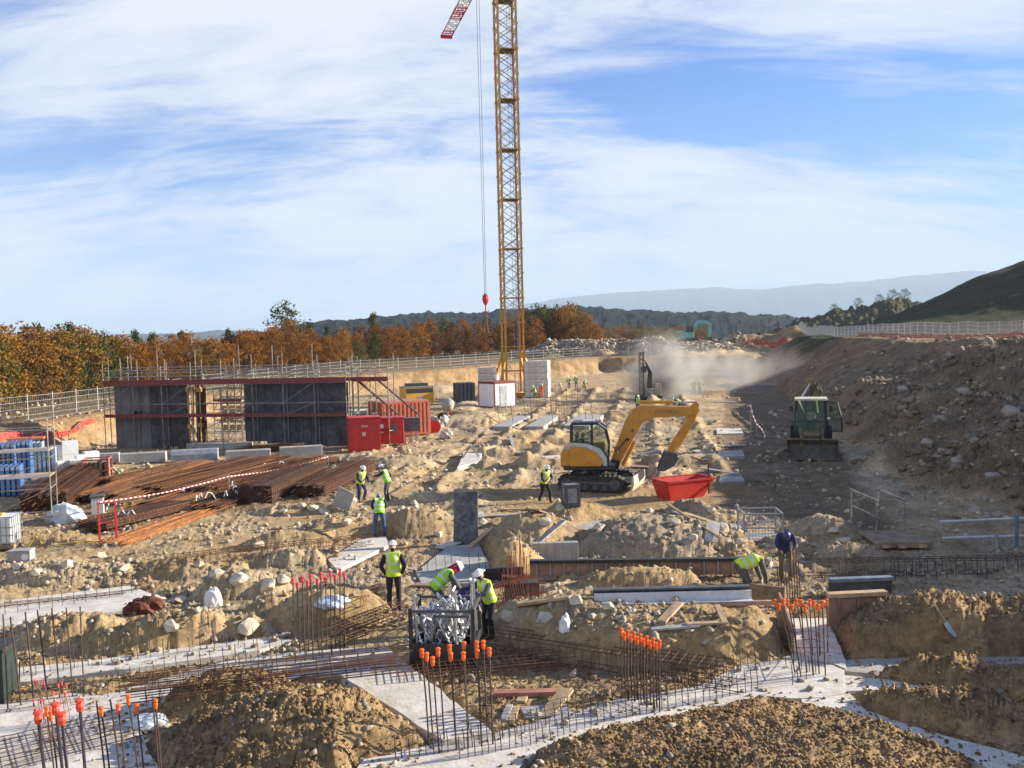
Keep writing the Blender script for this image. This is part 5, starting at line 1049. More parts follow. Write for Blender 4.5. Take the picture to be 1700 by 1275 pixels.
for s in (-.2, .2): k.tube([(0, s - .03, .5), (0, s + .03, .5)], .5, 18)
k.build('flange', RED_, t); k = MB(); k.tube([(0, -.2, .5), (0, .2, .5)], .3, 14); k.build('drum', BLK, t)
for i, (px, py, D) in enumerate(((720, 690, 76), (728, 700, 74), (741, 715, 73), (735, 690, 78))):
    p = PY(px, py, D); lumpy('sand_bag', 'white sack dumped beside the orange container', 'sack', px, py + 12, (.4, .35, .4), mat('dirty_sack', (.55, .53, .5), .8, var=.15, scale=4, dirt=.6), seed=i + 5, sub=3, amp=.55, group='white sacks by the orange container')
# ------------------------------------------------------------------ people
SKIN = mat('skin', (.42, .24, .16), .6, var=.05); HELM = mat('white_helmet', (.82, .82, .80), .3, var=.02); REFL = mat('reflective_band', (.62, .64, .62), .4, var=.05)
CLO = {'black': mat('black_cloth', (.022, .02, .022), .9, var=.2, scale=8), 'grey': mat('grey_cloth', (.10, .10, .11), .9, var=.2, scale=8), 'jeans': mat('blue_jeans', (.055, .10, .22), .9, var=.2, scale=8), 'navy': mat('navy_cloth', (.03, .035, .10), .9, var=.25, scale=8), 'red': mat('red_cloth', (.40, .02, .03), .9, var=.2, scale=8), 'olive': mat('olive_cloth', (.12, .11, .07), .9, var=.2, scale=8), 'pale': mat('pale_cloth', (.45, .45, .45), .9, var=.1, scale=8), 'orange': mat('orange_cloth', (.62, .10, .02), .9, var=.1, scale=8)}
BOOT = mat('boot', (.05, .035, .025), .8, var=.2)
def remesh(mb, name, voxel, mats, parent, pick=None, smooth=8):
    me = bpy.data.meshes.new(name); me.from_pydata(mb.v, [], mb.f); o = bpy.data.objects.new(name, me); C.objects.link(o)
    r = o.modifiers.new('r', 'REMESH'); r.mode = 'VOXEL'; r.voxel_size = voxel; s = o.modifiers.new('s', 'SMOOTH'); s.factor = .5; s.iterations = smooth
    dg = bpy.context.evaluated_depsgraph_get(); m2 = bpy.data.meshes.new_from_object(o.evaluated_get(dg)); bpy.data.objects.remove(o); m2.name = name
    for m in mats: m2.materials.append(m)
    if pick:
        for p in m2.polygons: p.material_index = pick(p.center)
    m2.polygons.foreach_set('use_smooth', [True] * len(m2.polygons)); o = bpy.data.objects.new(name, m2); C.objects.link(o); o.parent = parent; return o
BASE = dict(pel=(0, 0, .95), che=(0, .0, 1.36), nek=(0, .01, 1.53), hea=(0, .05, 1.67), shL=(-.19, 0, 1.45), elL=(-.27, -.03, 1.17), wrL=(-.27, .09, .93), shR=(.19, 0, 1.45), elR=(.27, -.03, 1.17), wrR=(.27, .09, .93),
            hiL=(-.10, 0, .92), knL=(-.12, .04, .50), anL=(-.13, 0, .09), hiR=(.10, 0, .92), knR=(.12, .04, .50), anR=(.13, 0, .09))
def person(label, loc, rz, pose=None, jacket='black', trousers='black', vest=HIVIS, helmet=HELM, fine=.014, scale=1.0, hood=None, group=None, gloves=None):
    J = {k: Vector(v) for k, v in {**BASE, **(pose or {})}.items()}; t = thing('person', label, 'person', loc, rz, group, scale)
    b = MB(); f = fine < .02
    spine = [J['pel'] + (J['pel'] - J['che']) * .12, J['pel'], J['pel'].lerp(J['che'], .5), J['che'], J['che'].lerp(J['nek'], .6)]
    up = (J['che'] - J['pel']).normalized(); sh = (J['shR'] - J['shL']).normalized(); fw = up.cross(sh).normalized() * -1
    def torso(k, g=0.0, n=14):
        rad = [(.172, .130), (.182, .138), (.175, .130), (.195, .145), (.15, .11)]; vs = []
        for c, (a, d) in zip(spine, rad):
            for j in range(n): an = 2 * math.pi * j / n; vs.append(c + sh * (a + g) * math.cos(an) + fw * (d + g) * math.sin(an))
        m_ = len(spine); fs = [(i * n + j, i * n + (j + 1) % n, (i + 1) * n + (j + 1) % n, (i + 1) * n + j) for i in range(m_ - 1) for j in range(n)] + [tuple(range(n))[::-1], tuple((m_ - 1) * n + j for j in range(n))]; k.add(vs, fs)
        for s in ('L', 'R'): k.tube([J['che'].lerp(J['nek'], .5), J['sh' + s]], [.085 + g, .075 + g], 10)
    torso(b); b.tube([J['nek'] - up * .05, J['nek'].lerp(J['hea'], .5)], [.062, .055], 10)
    hd = (J['hea'] - J['nek']).normalized(); hr = sh; hf = hd.cross(hr).normalized() * -1; hrot = Matrix((hr, hf, hd)).transposed()
    b.ball(J['hea'], (.078, .098, .118), 14, rot=hrot); b.ball(J['hea'] + hrot @ V3(0, .045, -.065), (.055, .06, .05), 10, rot=hrot); b.ball(J['hea'] + hrot @ V3(0, .10, -.02), (.017, .024, .026), 8, rot=hrot)
    for s in (-1, 1): b.ball(J['hea'] + hrot @ V3(s * .08, -.005, -.01), (.014, .025, .032), 6, rot=hrot)
    seg = []
    for s in ('L', 'R'):
        b.tube([J['sh' + s], J['sh' + s].lerp(J['el' + s], .5), J['el' + s]], [.078, .072, .062], 10); b.ball(J['el' + s], .05, 8); b.tube([J['el' + s], J['el' + s].lerp(J['wr' + s], .3), J['wr' + s]], [.06, .058, .042], 10)
        d = (J['wr' + s] - J['el' + s]).normalized(); sd = d.cross(Vector((0, 0, 1))); sd = sd.normalized() if sd.length > .1 else V3(1, 0, 0); pn = d.cross(sd).normalized()
        hrm = Matrix((sd, pn, d)).transposed(); b.ball(J['wr' + s] + d * .055, (.042, .018, .058), 10, rot=hrm)
        if f:
            for q in range(4): r0 = J['wr' + s] + d * .085 + sd * (-.03 + q * .02); L = (.062, .075, .07, .055)[q]; b.tube([r0, r0 + d * L * .5 + pn * .006, r0 + d * L * .9 + pn * .026], [.0105, .010, .008], 6)
            r0 = J['wr' + s] + d * .03 - sd * .035; b.tube([r0, r0 - sd * .03 + d * .03, r0 - sd * .036 + d * .058], [.013, .012, .009], 6)
        b.ball(J['hi' + s], .095, 10); b.tube([J['hi' + s], J['hi' + s].lerp(J['kn' + s], .45), J['kn' + s]], [.102, .094, .07], 12); b.ball(J['kn' + s], .062, 8); b.tube([J['kn' + s], J['kn' + s].lerp(J['an' + s], .35), J['an' + s]], [.07, .072, .06], 12)
        k2 = (J['an' + s] - J['kn' + s]).normalized(); ff = V3(hf.x, hf.y, 0) if abs(hf.z) < .8 else V3(0, 1, 0); ff = V3(0, 1, 0) if (pose or {}).get('_ff') is None else Vector(pose['_ff'])
        b.tube([J['an' + s] - ff * .05 - V3(0, 0, .03), J['an' + s] + ff * .06 - V3(0, 0, .035), J['an' + s] + ff * .17 - V3(0, 0, .052)], [.05, .052, .035], 10)
    def segd(p, a, c): ab = c - a; q = max(0, min(1, (p - a).dot(ab) / ab.length_squared)); return (p - a - ab * q).length
    def pick(c):
        best = [(segd(c, J['nek'].lerp(J['hea'], .3), J['hea']) - .1, 0), (segd(c, J['pel'].lerp(J['che'], .1), J['nek']) - .14, 1)]
        for s in ('L', 'R'):
            best += [(segd(c, J['sh' + s], J['el' + s]) - .06, 1), (segd(c, J['el' + s], J['el' + s].lerp(J['wr' + s], .93)) - .045, 1), (segd(c, J['wr' + s], J['wr' + s] + (J['wr' + s] - J['el' + s]).normalized() * .16) - .03, 4 if gloves else 0), (segd(c, J['hi' + s], J['kn' + s]) - .085, 2), (segd(c, J['kn' + s], J['kn' + s].lerp(J['an' + s], .75)) - .06, 2), (segd(c, J['an' + s], J['an' + s] + V3(0, .1, -.04)) - .055, 3)]
        return min(best)[1]
    remesh(b, 'body', fine, [SKIN, CLO[jacket], CLO[trousers], BOOT, gloves or SKIN], t, pick)
    if f:
        e = MB()
        for s in (-1, 1): e.ball(J['hea'] + hrot @ V3(s * .032, .088, .012), (.012, .01, .008), 6, rot=hrot)
        e.build('eye', mat('eye_dark', (.03, .025, .02), .3), t); h = MB(); h.ball(J['hea'] + hrot @ V3(0, -.02, .015), (.083, .09, .095), 10, rot=hrot); h.build('hair', mat('dark_hair', (.03, .022, .016), .8), t, smooth=True)
    if hood: h = MB(); h.tube([J['nek'] - up * .06, J['hea'] + hd * .03], [.12, .098], 10); h.build('hood', CLO[hood], t, smooth=True)
    if vest:
        v = MB(); torso(v, .022)
        L = (J['che'] - J['pel']).length
        def vp(c): q = (c - J['pel']).dot(up) / L; return 1 if (.22 < q < .34 or .62 < q < .73) or (q > .73 and abs(abs((c - J['che']).dot(sh)) - .105) < .026) else 0
        remesh(v, 'hi_vis_vest', max(fine, .014), [vest, REFL], t, vp, 4)
    if helmet:
        h = MB(); n = 14; hc = J['hea'] + hrot @ V3(0, 0, .035); vs = []
        for i in range(6):
            a = i / 6 * math.pi / 2
            for j in range(n): an = 6.2832 * j / n; vs.append(hc + hrot @ V3(.115 * math.cos(a) * math.cos(an), .138 * math.cos(a) * math.sin(an), .125 * math.sin(a)))
        vs.append(hc + hrot @ V3(0, 0, .127)); h.add(vs, [(i * n + j, i * n + (j + 1) % n, (i + 1) * n + (j + 1) % n, (i + 1) * n + j) for i in range(5) for j in range(n)] + [(5 * n + j, 5 * n + (j + 1) % n, 6 * n) for j in range(n)] + [tuple(range(n))[::-1]])
        h.add([hc + hrot @ V3(x, y, z) for x, y, z in ((-.085, .10, 0), (.085, .10, 0), (.06, .185, -.012), (0, .20, -.014), (-.06, .185, -.012), (-.085, .10, .02), (.085, .10, .02), (.06, .185, .004), (0, .20, .002), (-.06, .185, .004))], [(0, 1, 2, 3, 4), (9, 8, 7, 6, 5), (0, 5, 6, 1), (1, 6, 7, 2), (2, 7, 8, 3), (3, 8, 9, 4), (4, 9, 5, 0)]); h.box(hc + hrot @ V3(0, -.02, .118), (.03, .17, .022), hrot)
        h.build('helmet', helmet, t, smooth=False, bevel=.004)
    return t
def at(px, py): p = hit(px, py); return (p.x, p.y, p.z - .01)
BEND = dict(pel=(0, -.12, .88), che=(0, .22, 1.10), nek=(0, .38, 1.14), hea=(0, .52, 1.13), shL=(-.19, .26, 1.12), shR=(.19, .26, 1.12), elL=(-.24, .40, .86), wrL=(-.18, .55, .66), elR=(.24, .40, .86), wrR=(.18, .55, .66), hiL=(-.1, -.12, .87), hiR=(.1, -.12, .87), knL=(-.13, .1, .50), knR=(.13, .08, .50))
LEAN = dict(pel=(0, -.05, .93), che=(0, .10, 1.31), nek=(0, .17, 1.46), hea=(0, .24, 1.58), shL=(-.19, .10, 1.38), shR=(.19, .10, 1.38), elL=(-.27, .22, 1.12), wrL=(-.18, .42, .98), elR=(.27, .22, 1.12), wrR=(.18, .42, .98), hiL=(-.1, -.05, .90), hiR=(.1, -.05, .90))
person('worker seen from behind in yellow vest, black trousers and white helmet above the clamp crate', at(655, 1012), R(4), dict(wrL=(-.22, .02, .95), elL=(-.31, -.10, 1.19), wrR=(.22, .02, .95), elR=(.31, -.10, 1.19)), fine=.012, scale=1.05)
person('worker bending in green vest with red hood behind the clamp crate', at(732, 1036), R(-70), {**BEND, 'che': (0, .18, 1.16), 'nek': (0, .30, 1.25), 'hea': (0, .42, 1.30), 'shL': (-.19, .2, 1.2), 'shR': (.19, .2, 1.2)}, jacket='grey', trousers='grey', vest=mat('bright_lime_vest', (.36, .72, .02), .75, var=.1, scale=5), hood='red', fine=.012, scale=1.12)
person('worker crouching low in dark jacket with white helmet between two vests at the clamp crate', at(768, 1050), R(-110), {**BEND, 'pel': (0, -.15, .74), 'hiL': (-.1, -.15, .73), 'hiR': (.1, -.15, .73), 'che': (0, .12, 1.05), 'nek': (0, .24, 1.14), 'hea': (0, .34, 1.22), 'shL': (-.19, .15, 1.1), 'shR': (.19, .15, 1.1), 'knL': (-.14, .22, .46), 'knR': (.14, .22, .46)}, jacket='navy', trousers='navy', vest=None, fine=.012)
person('worker in yellow vest standing right of the clamp crate with his arms in it', at(812, 1062), R(128), {**LEAN, 'elL': (-.25, .24, 1.2), 'elR': (.25, .26, 1.2), 'wrL': (-.16, .48, 1.14), 'wrR': (.14, .5, 1.14)}, jacket='grey', trousers='black', fine=.012, scale=1.03)
person('worker leaning forward in yellow vest and dark trousers, left one of the talking pair', at(600, 834), R(-140), {**LEAN, 'knL': (-.12, .22, .55), 'anL': (-.12, .05, .2), 'elL': (-.26, .2, 1.1), 'wrL': (-.2, .38, .95)}, jacket='black', trousers='navy', fine=.016)
person('worker in green vest with dark sleeves pointing, right one of the talking pair', at(643, 832), R(75), {**LEAN, 'elL': (-.25, .26, 1.25), 'wrL': (-.2, .5, 1.2), 'elR': (.28, -.1, 1.15), 'wrR': (.2, .1, 1.0)}, jacket='black', trousers='grey', vest=HIVIG, fine=.016)
person('worker in green vest and blue jeans bending away below the talking pair', at(631, 891), R(10), {**LEAN, 'hea': (0, .38, 1.45), 'nek': (0, .25, 1.42), 'che': (0, .14, 1.28), 'hiL': (-.12, -.05, .9), 'knL': (-.18, .02, .48), 'anL': (-.2, 0, .09), 'knR': (.16, .02, .48), 'anR': (.18, 0, .09)}, jacket='navy', trousers='jeans', vest=mat('lime_vest', (.26, .66, .02), .75, var=.1, scale=5), fine=.014)
person('worker in yellow vest carrying a bar walking towards the yellow digger', at(905, 834), R(-150), {**LEAN, 'anL': (-.13, .25, .09), 'knL': (-.12, .25, .5), 'anR': (.13, -.3, .12), 'knR': (.12, -.02, .5), 'wrL': (-.1, .35, 1.05), 'wrR': (.25, .4, 1.0)}, jacket='black', trousers='black', fine=.016)
k = MB(); p = at(905, 834); k.tube([V3(*p) + V3(-.1, -.3, 1.1), V3(*p) + V3(1.0, -.3, 1.55 - 1.0)], .02, 6); o = k.build('steel_bar', BAR); tag(o, 'thin bar held by the worker walking beside the digger', 'bar')
person('worker bent double in yellow vest over the timber shutter at right', at(1236, 998), R(-80), {**BEND, 'che': (0, .28, 1.0), 'nek': (0, .44, .96), 'hea': (0, .56, .88), 'shL': (-.19, .33, 1.0), 'shR': (.19, .33, 1.0), 'elL': (-.22, .42, .72), 'elR': (.22, .42, .72), 'wrL': (-.15, .5, .46), 'wrR': (.15, .5, .46)}, jacket='grey', trousers='grey', vest=HIVIS, helmet=mat('pale_helmet', (.75, .72, .62), .4), fine=.012, scale=1.16)
person('worker in dark blue jacket bending among the tall bars at right', at(1304, 962), R(170), {**LEAN, 'hea': (0, .36, 1.42), 'nek': (0, .24, 1.42)}, jacket='navy', trousers='olive', vest=None, helmet=mat('navy_helmet', (.05, .05, .16), .4), fine=.014)
far = ((945, 650, 150, 'yellow', 'first on the left of the three at the far earth wall'), (957, 650, 160, 'green', 'middle one of the three at the far earth wall'), (971, 651, 200, 'yellow', 'last on the right of the three at the far earth wall'), (1059, 685, 180, 'green', 'at the foot of the drill rig'), (1128, 684, 60, 'yellow', 'bending beside the drill dust'), (1152, 655, 170, 'green', 'left one of the pair inside the drifting dust'), (1162, 656, 190, 'yellow', 'right one of the pair inside the drifting dust'), (888, 664, 120, 'yellow', 'by the ballast slabs at the crane foot'), (899, 664, 200, 'orange', 'in orange clothes at the crane foot'))
for px, py, rz, v, lab in far:
    p = P(px, py); z = gz(p.x, p.y)
    person('far worker, ' + lab, (p.x, p.y, z), R(rz), BEND if 'bending' in lab else LEAN, jacket='orange' if v == 'orange' else 'black', trousers='orange' if v == 'orange' else 'grey', vest={'yellow': HIVIS, 'green': HIVIG, 'orange': None}[v], fine=.024)
SIT = dict(pel=(0, 0, .5), che=(0, -.04, .92), nek=(0, -.02, 1.08), hea=(0, .03, 1.22), shL=(-.19, -.03, 1.0), shR=(.19, -.03, 1.0), elL=(-.27, .1, .75), elR=(.27, .1, .75), wrL=(-.2, .36, .72), wrR=(.2, .36, .72), hiL=(-.1, .02, .5), hiR=(.1, .02, .5), knL=(-.14, .42, .52), knR=(.14, .42, .52), anL=(-.14, .5, .1), anR=(.14, .5, .1))
m_ = EXCAV.matrix_basis; q = Matrix.Translation(EXCAV.location) @ Euler(EXCAV.rotation_euler).to_matrix().to_4x4() @ V3(-.66, -.42, 1.42)
person('driver in green vest sitting inside the yellow digger cab', q, R(-97), SIT, jacket='black', trousers='navy', vest=HIVIG, helmet=None, fine=.02)
q = LOADER.location + Euler((0, 0, R(-17))).to_matrix() @ V3(0, 2.02, 1.34)
person('driver in pale vest sitting behind the loader windscreen', q, R(163), SIT, jacket='pale', trousers='grey', vest=mat('pale_vest', (.75, .78, .45), .7), helmet=None, fine=.02)
# ------------------------------------------------------------------ standing bars with caps
def bars(label, items, r=.012, cap=CAPO, ties=(), m=BAR, z=.06, name='rebar_column', caph=.13, tie_r=.006):
    base = [P(b[0], b[1], z) for _, b in items]; c = sum(base, Vector()) / len(base); t = thing(name, label, 'rebar', c); tops = []
    for (tp, bp), b in zip(items, base):
        D = b.y - (.0); tw = PY(tp[0], tp[1], D + rt.uniform(-.02, .02)); h = max(.15, tw.z - z); a = b - c; e = V3((tw.x - b.x), (tw.y - b.y), h)
        k = MB(); k.tube([V3(0, 0, -.25), e * .5 + V3(rt.uniform(-.008, .008), 0, 0), e], r, 6); o = k.build('bar', m, t, loc=a); tops.append((a, e))
        if cap and rt.random() < .97: q = MB(); q.lathe([(r * 1.9, -caph), (r * 2.6, -caph * .5), (r * 2.1, -.02), (r * 3.0, .0), (r * 2.9, .025), (r * 1.6, .035)], e, 8); q.build('cap', cap, o)
    for f in ties:
        k = MB(); pts = [a + e * f for a, e in tops]; cx = sum(pts, Vector()) / len(pts); pts.sort(key=lambda p: math.atan2(p.y - cx.y, p.x - cx.x))
        for p, q in zip(pts, pts[1:] + pts[:1]): k.tube([p, q], tie_r, 4)
        k.build('stirrup', m, t)
    return t
c1 = [(700, 1080), (708, 1086), (718, 1093), (727, 1078), (746, 1073), (748, 1086), (770, 1068), (769, 1085), (791, 1067), (792, 1081), (802, 1066), (812, 1078)]
bars('cluster of tall bars with bright orange caps in front of the clamp crate', [(c, (c[0] + 10 - (c[0] - 755) * .06, c[1] + 158 - (8 if i in (4, 6, 8, 10) else 0))) for i, c in enumerate(c1)], r=.016, ties=(.12, .3))
bars('cluster of tall bars with pinkish caps left of the lone standing worker', [((487 + i * 7.6 + rt.uniform(-2, 2), 966 - i * 1.6 + (5 if i % 2 else -4)), (491 + i * 7.4 + rt.uniform(-1, 1), 1100 - i * 1.3 - (14 if i % 2 else 0))) for i in range(12)], r=.016, cap=CAPP, ties=(.2, .5))
bars('row of thin bars with orange caps at the middle of the long footing', [((1031 + i * 5.3, 1045 + i * 1.65 + (6 if i % 2 else 0)), (1033 + i * 5.2, 1158 + i * 2.1 - (6 if i % 2 else 0))) for i in range(13)], r=.015, ties=(.1, .25))
bars('rebar cluster with orange caps standing on the short white footing', [((1286 + i * 7.2, 998 + (8 if i % 3 == 1 else 0) + rt.uniform(-2, 2)), (1318 + i * 4.8 if i % 2 else 1300 + i * 6.2, 1066 + (50 if i % 2 else 20) + rt.uniform(-3, 6))) for i in range(13)], r=.015, ties=(.45, .3, .15), z=.09)
bars('row of bare tall bars without caps at the left edge', [((5, 1020), (13, 1176)), ((17, 1024), (36, 1170)), ((42, 1016), (57, 1172)), ((62, 1013), (80, 1160)), ((86, 1010), (100, 1158)), ((110, 1009), (121, 1155)), ((133, 1007), (140, 1152)), ((33, 1098), (31, 1150))], r=.016, cap=None, ties=(.08, .16))
bars('thick dark sleeved bars with red caps in the bottom left corner', [((63, 1184), (84, 1370)), ((102, 1186), (120, 1370)), ((132, 1164), (148, 1350)), ((92, 1170), (112, 1345))], r=.025, cap=mat('red_orange_cap', (.78, .07, .03), .5), m=mat('purple_sleeve', (.045, .03, .045), .6), caph=.16)
bars('bars with orange and pink caps right of the thick sleeved bars', [((77, 1176), (96, 1322)), ((84, 1184), (101, 1330)), ((160, 1163), (180, 1318)), ((168, 1176), (190, 1325)), ((183, 1161), (205, 1315)), ((196, 1172), (214, 1320)), ((213, 1157), (234, 1310)), ((227, 1172), (244, 1318)), ((253, 1156), (268, 1308)), ((258, 1164), (272, 1314))], r=.014, ties=(.25,))
bars('cluster of slim rusty bars without caps beside the trench shutter', [((832 + i * 3.6 + rt.uniform(-2, 2), 886 + abs(i - 8) * 7 + rt.uniform(0, 12)), (836 + i * 3.4, 1000 - (10 if i % 2 else 0))) for i in range(13)], r=.013, cap=None, m=mat('red_rust', (.25, .065, .03), .8, var=.3), ties=(.3, .5))
bars('tall rusty bars beside the navy jacket worker', [((1290 + i * 4.4, 898 + abs(i - 6) * 6 + rt.uniform(0, 25)), (1296 + i * 4.2, 1012 - (10 if i % 2 else 0))) for i in range(9)], r=.014, cap=None, m=RUST, ties=(.3, .55))
bars('slim bars on the far slabs left of the digger cab', [((826 + (i % 3) * 11 + (i // 3) * 44 + rt.uniform(-2, 2), 668 - (i // 3) * 3), (830 + (i % 3) * 11 + (i // 3) * 44, 702 - (i % 2) * 6)) for i in range(12)], r=.02, cap=None, m=RUST, z=.3)
bars('slim bars in front of the crane foot', [((895 + i * 9, 640 + rt.uniform(-4, 8)), (897 + i * 9, 684 + rt.uniform(-4, 4))) for i in range(9)], r=.022, cap=None, m=RUST)
bars('short pink capped bars in the bottom left pad', [((58 + (i % 7) * 9 + rt.uniform(-4, 4), 1130 + (i // 7) * 26 + rt.uniform(-6, 8)), (66 + (i % 7) * 9, 1172 + (i // 7) * 30)) for i in range(18)], r=.007, cap=CAPP, m=mat('pinkish_bar', (.28, .09, .07), .7, var=.2), caph=.06, z=.05)
def along(pts, n, hpx, jit=2):
    out = []; L = [math.dist(a, b) for a, b in zip(pts, pts[1:])]; T = sum(L)
    for i in range(n):
        d = T * (i + .5) / n; k = 0
        while d > L[k] and k < len(L) - 1: d -= L[k]; k += 1
        f = d / L[k]; x = pts[k][0] + (pts[k + 1][0] - pts[k][0]) * f + rt.uniform(-jit, jit); y = pts[k][1] + (pts[k + 1][1] - pts[k][1]) * f
        out.append(((x - 4 * hpx / 40, y - hpx * rt.uniform(.8, 1.12)), (x, y)))
    return out
SB = dict(r=.009, cap=None, name='starter_bars', caph=.05)
bars('thin starter bars along the broad bottom footing', along([(650, 1262), (745, 1250), (830, 1228), (900, 1210), (1030, 1168), (1157, 1146), (1240, 1112), (1300, 1100)], 52, 38) + along([(760, 1262), (890, 1236), (1002, 1200), (1100, 1180), (1181, 1164), (1266, 1145)], 44, 38), ties=(), **SB)
bars('thin starter bars along the long left footing', along([(170, 1160), (372, 1104), (480, 1090), (640, 1080)], 24, 36) + along([(235, 1176), (335, 1140), (470, 1108)], 12, 36), **SB)
bars('thin starter bars along the footing below the left earth bank', along([(10, 1126), (142, 1106), (430, 1066)], 20, 30), **SB)
bars('thin starter bars along the wide tan footing at left', along([(0, 1022), (120, 1004), (230, 984)], 12, 22), **SB)
bars('thin starter bars on the white footing junction at right', along([(1310, 1140), (1360, 1120), (1300, 1105)], 9, 34), **SB)
bars('thin starter bars behind the long trench shutter', along([(890, 935), (1000, 932), (1240, 928)], 26, 40), r=.007, cap=None, name='starter_bars')
bars('thin starter bars near the grey footing', along([(690, 948), (780, 950), (815, 940)], 9, 28), **SB)
bars('thin starter bars behind the shaded trench at right', along([(1360, 965), (1500, 962), (1700, 958)], 20, 32), **SB)
bars('red rusted starter bars behind the red hooded worker', along([(850, 1030), (890, 1010), (830, 990)], 14, 34), r=.008, cap=None, m=MATS['red_rust'], name='starter_bars')
# ------------------------------------------------------------------ lying cages
def lying(label, a, b, wid, h, nb, sp, z0=None, m=RUST, r=.010, name='rebar_cage'):
    A = P(*a) if z0 is not None else hit(*a); B = P(*b) if z0 is not None else hit(*b)
    if z0 is not None: A.z = B.z = z0
    d = B - A; L = d.length; t = thing(name, label, 'rebar', A); t.rotation_euler = (0, -math.asin(d.z / L), math.atan2(d.y, d.x)); k = MB(); q = random.Random(len(label))
    for i in range(nb):
        for zz_ in (0.02, h):
            y = -wid / 2 + wid * i / (nb - 1); k.tube([(q.uniform(-.5, .1), y, zz_), (L * .5, y + q.uniform(-.03, .03), zz_ + q.uniform(-.03, .03)), (L + q.uniform(-.1, .5), y, zz_)], r, 4)
    k.build('long_bar', m, t); k = MB()
    for i in range(int(L / sp)):
        x = sp * (i + .5) + q.uniform(-.02, .02); c = [(-wid / 2, 0), (wid / 2, 0), (wid / 2, h), (-wid / 2, h)]
        for (y0, z_0), (y1, z_1) in zip(c, c[1:] + c[:1]): k.tube([(x, y0, z_0), (x + .02, y1, z_1)], r * .7, 4)
    k.build('stirrups', m, t); return t
lying('long thin cage of bars lying across the top of the big brown heap', (235, 1196), (655, 1146), 1.0, .25, 8, .3, z0=.55, m=RUST, r=.011)
lying('flat cage of rusty bars lying behind the capped bar cluster', (650, 1132), (930, 1106), 1.0, .2, 6, .16, z0=.1)
lying('rusty cage lying in the trench in front of the earth block', (830, 1082), (1205, 1142), .7, .42, 4, .2, z0=.08)
lying('pair of thin bars lying along the wide tan footing', (0, 1012), (205, 990), .3, .05, 2, .5, z0=.1, m=RUST)
lying('low rusty cage lying across the sand behind the capped bars', (280, 955), (610, 918), .7, .3, 4, .2, z0=.3)
lying('rusty cage lying in the shaded trench at right', (1345, 958), (1720, 952), .6, .45, 4, .22, z0=.05, m=BAR)
lying('reddish cage tangled beside the trench shutter', (822, 1010), (885, 990), .8, .5, 5, .14, m=MATS['red_rust'])
lying('rusty cage lying left of the clamp crate', (560, 1072), (672, 1028), .7, .3, 5, .2, z0=.15)
lying('flat mesh of bars lying on the bottom left pad', (0, 1262), (190, 1215), 1.6, .03, 9, .25, z0=.10, m=BAR, r=.007)
lying('dense cage of bars left of the clamp crate by the standing worker', (575, 1010), (650, 985), .7, .25, 4, .18)
# ------------------------------------------------------------------ clamp crate
def clamp_crate():
    p = P(742, 1098); t = thing('steel_crate', 'black open steel crate heaped with silver formwork clamps', 'crate', (p.x, p.y, .04), R(-5)); W, Dp = 1.45, 1.15
    k = MB(); k.box((0, 0, .1), (W, Dp, .06))
    for s in (-1, 1): k.box((0, s * Dp / 2, .32), (W, .04, .5)); k.box((s * W / 2, 0, .32), (.04, Dp - .05, .5))
    k.build('tray', BLK, t, bevel=.01)
    for sx in (-1, 1):
        for sy in (-1, 1): k = MB(); k.box((sx * (W / 2 - .01), sy * (Dp / 2 - .01), .7), (.085, .085, 1.36)); k.build('post', BLK, t, bevel=.008)
    k = MB()
    for s in (-1, 1): k.box((0, s * Dp / 2, 1.32), (W - .1, .05, .06)); k.box((s * W / 2, 0, 1.32), (.05, Dp - .1, .06))
    k.box((.2, -Dp / 2 - .01, 1.2), (W * .55, .03, .05)); k.build('rail', DGR, t)
    for s in (-1, 1): k = MB(); k.box((s * .45, 0, .03), (.16, Dp, .07)); k.build('skid', BLK, t)
    pr = thing('formwork_clamp', 'silver formwork clamp lying in the heap on the black crate', 'clamp', (0, 0, 0), 0, 'silver clamps in the black crate')
    k = MB(); k.prism([(-.025, 0), (.025, 0), (.02, .85), (-.02, .85)], -.02, .02, 'y'); k.tube([(0, 0, .85), (.12, 0, .95), (.22, 0, .80)], .03, 6); k.build('arm', SILV, pr); k = MB(); k.box((.1, 0, .05), (.26, .09, .05)); k.box((.1, 0, .35), (.24, .08, .045)); k.tube([(.2, 0, -.05), (.2, 0, .5)], .022, 6); k.build('jaw', SILV, pr); k = MB(); k.lathe([(.05, -.02), (.05, .03)], (.2, 0, .2), 8); k.build('nut', DGR, pr)
    q = random.Random(5)
    for i in range(72):
        u, v = q.uniform(-.45, .42), q.uniform(-.4, .4); hh = .22 + .72 * (1 - abs(u - .08) / .75) * (1 - abs(v) / .9) * q.uniform(.55, 1.0)
        o = pr if i == 0 else copy_tree(pr); o.location = t.location + V3(u, v, hh); o.rotation_euler = (q.uniform(-.4, .4), q.uniform(-.45, .45), q.uniform(0, 6.28)); o.scale = (.85, .85, .85)
    # extra tall clear posts standing in the heap
    for i, (x, y, hh) in enumerate(((.25, -.45, 1.7), (.6, -.3, 1.85), (.7, .35, 1.95), (-.62, -.45, 1.7), (.05, .1, 1.8))):
        k = MB(); k.tube([(0, 0, .3), (q.uniform(-.08, .08), q.uniform(-.08, .08), hh)], .03, 6); k.box((0, 0, .35), (.1, .1, .03)); o = k.build('steel_prop', SILV, loc=t.location + V3(x, y, 0)); tag(o, 'upright silver prop standing among the clamps in the black crate', 'prop', 'props in the black crate')
clamp_crate()
k = MB(); k.box((0, 0, .5), (.1, .02, .75)); k.box((0, 0, .18), (.9, .03, .5))
t = P(850, 1112)
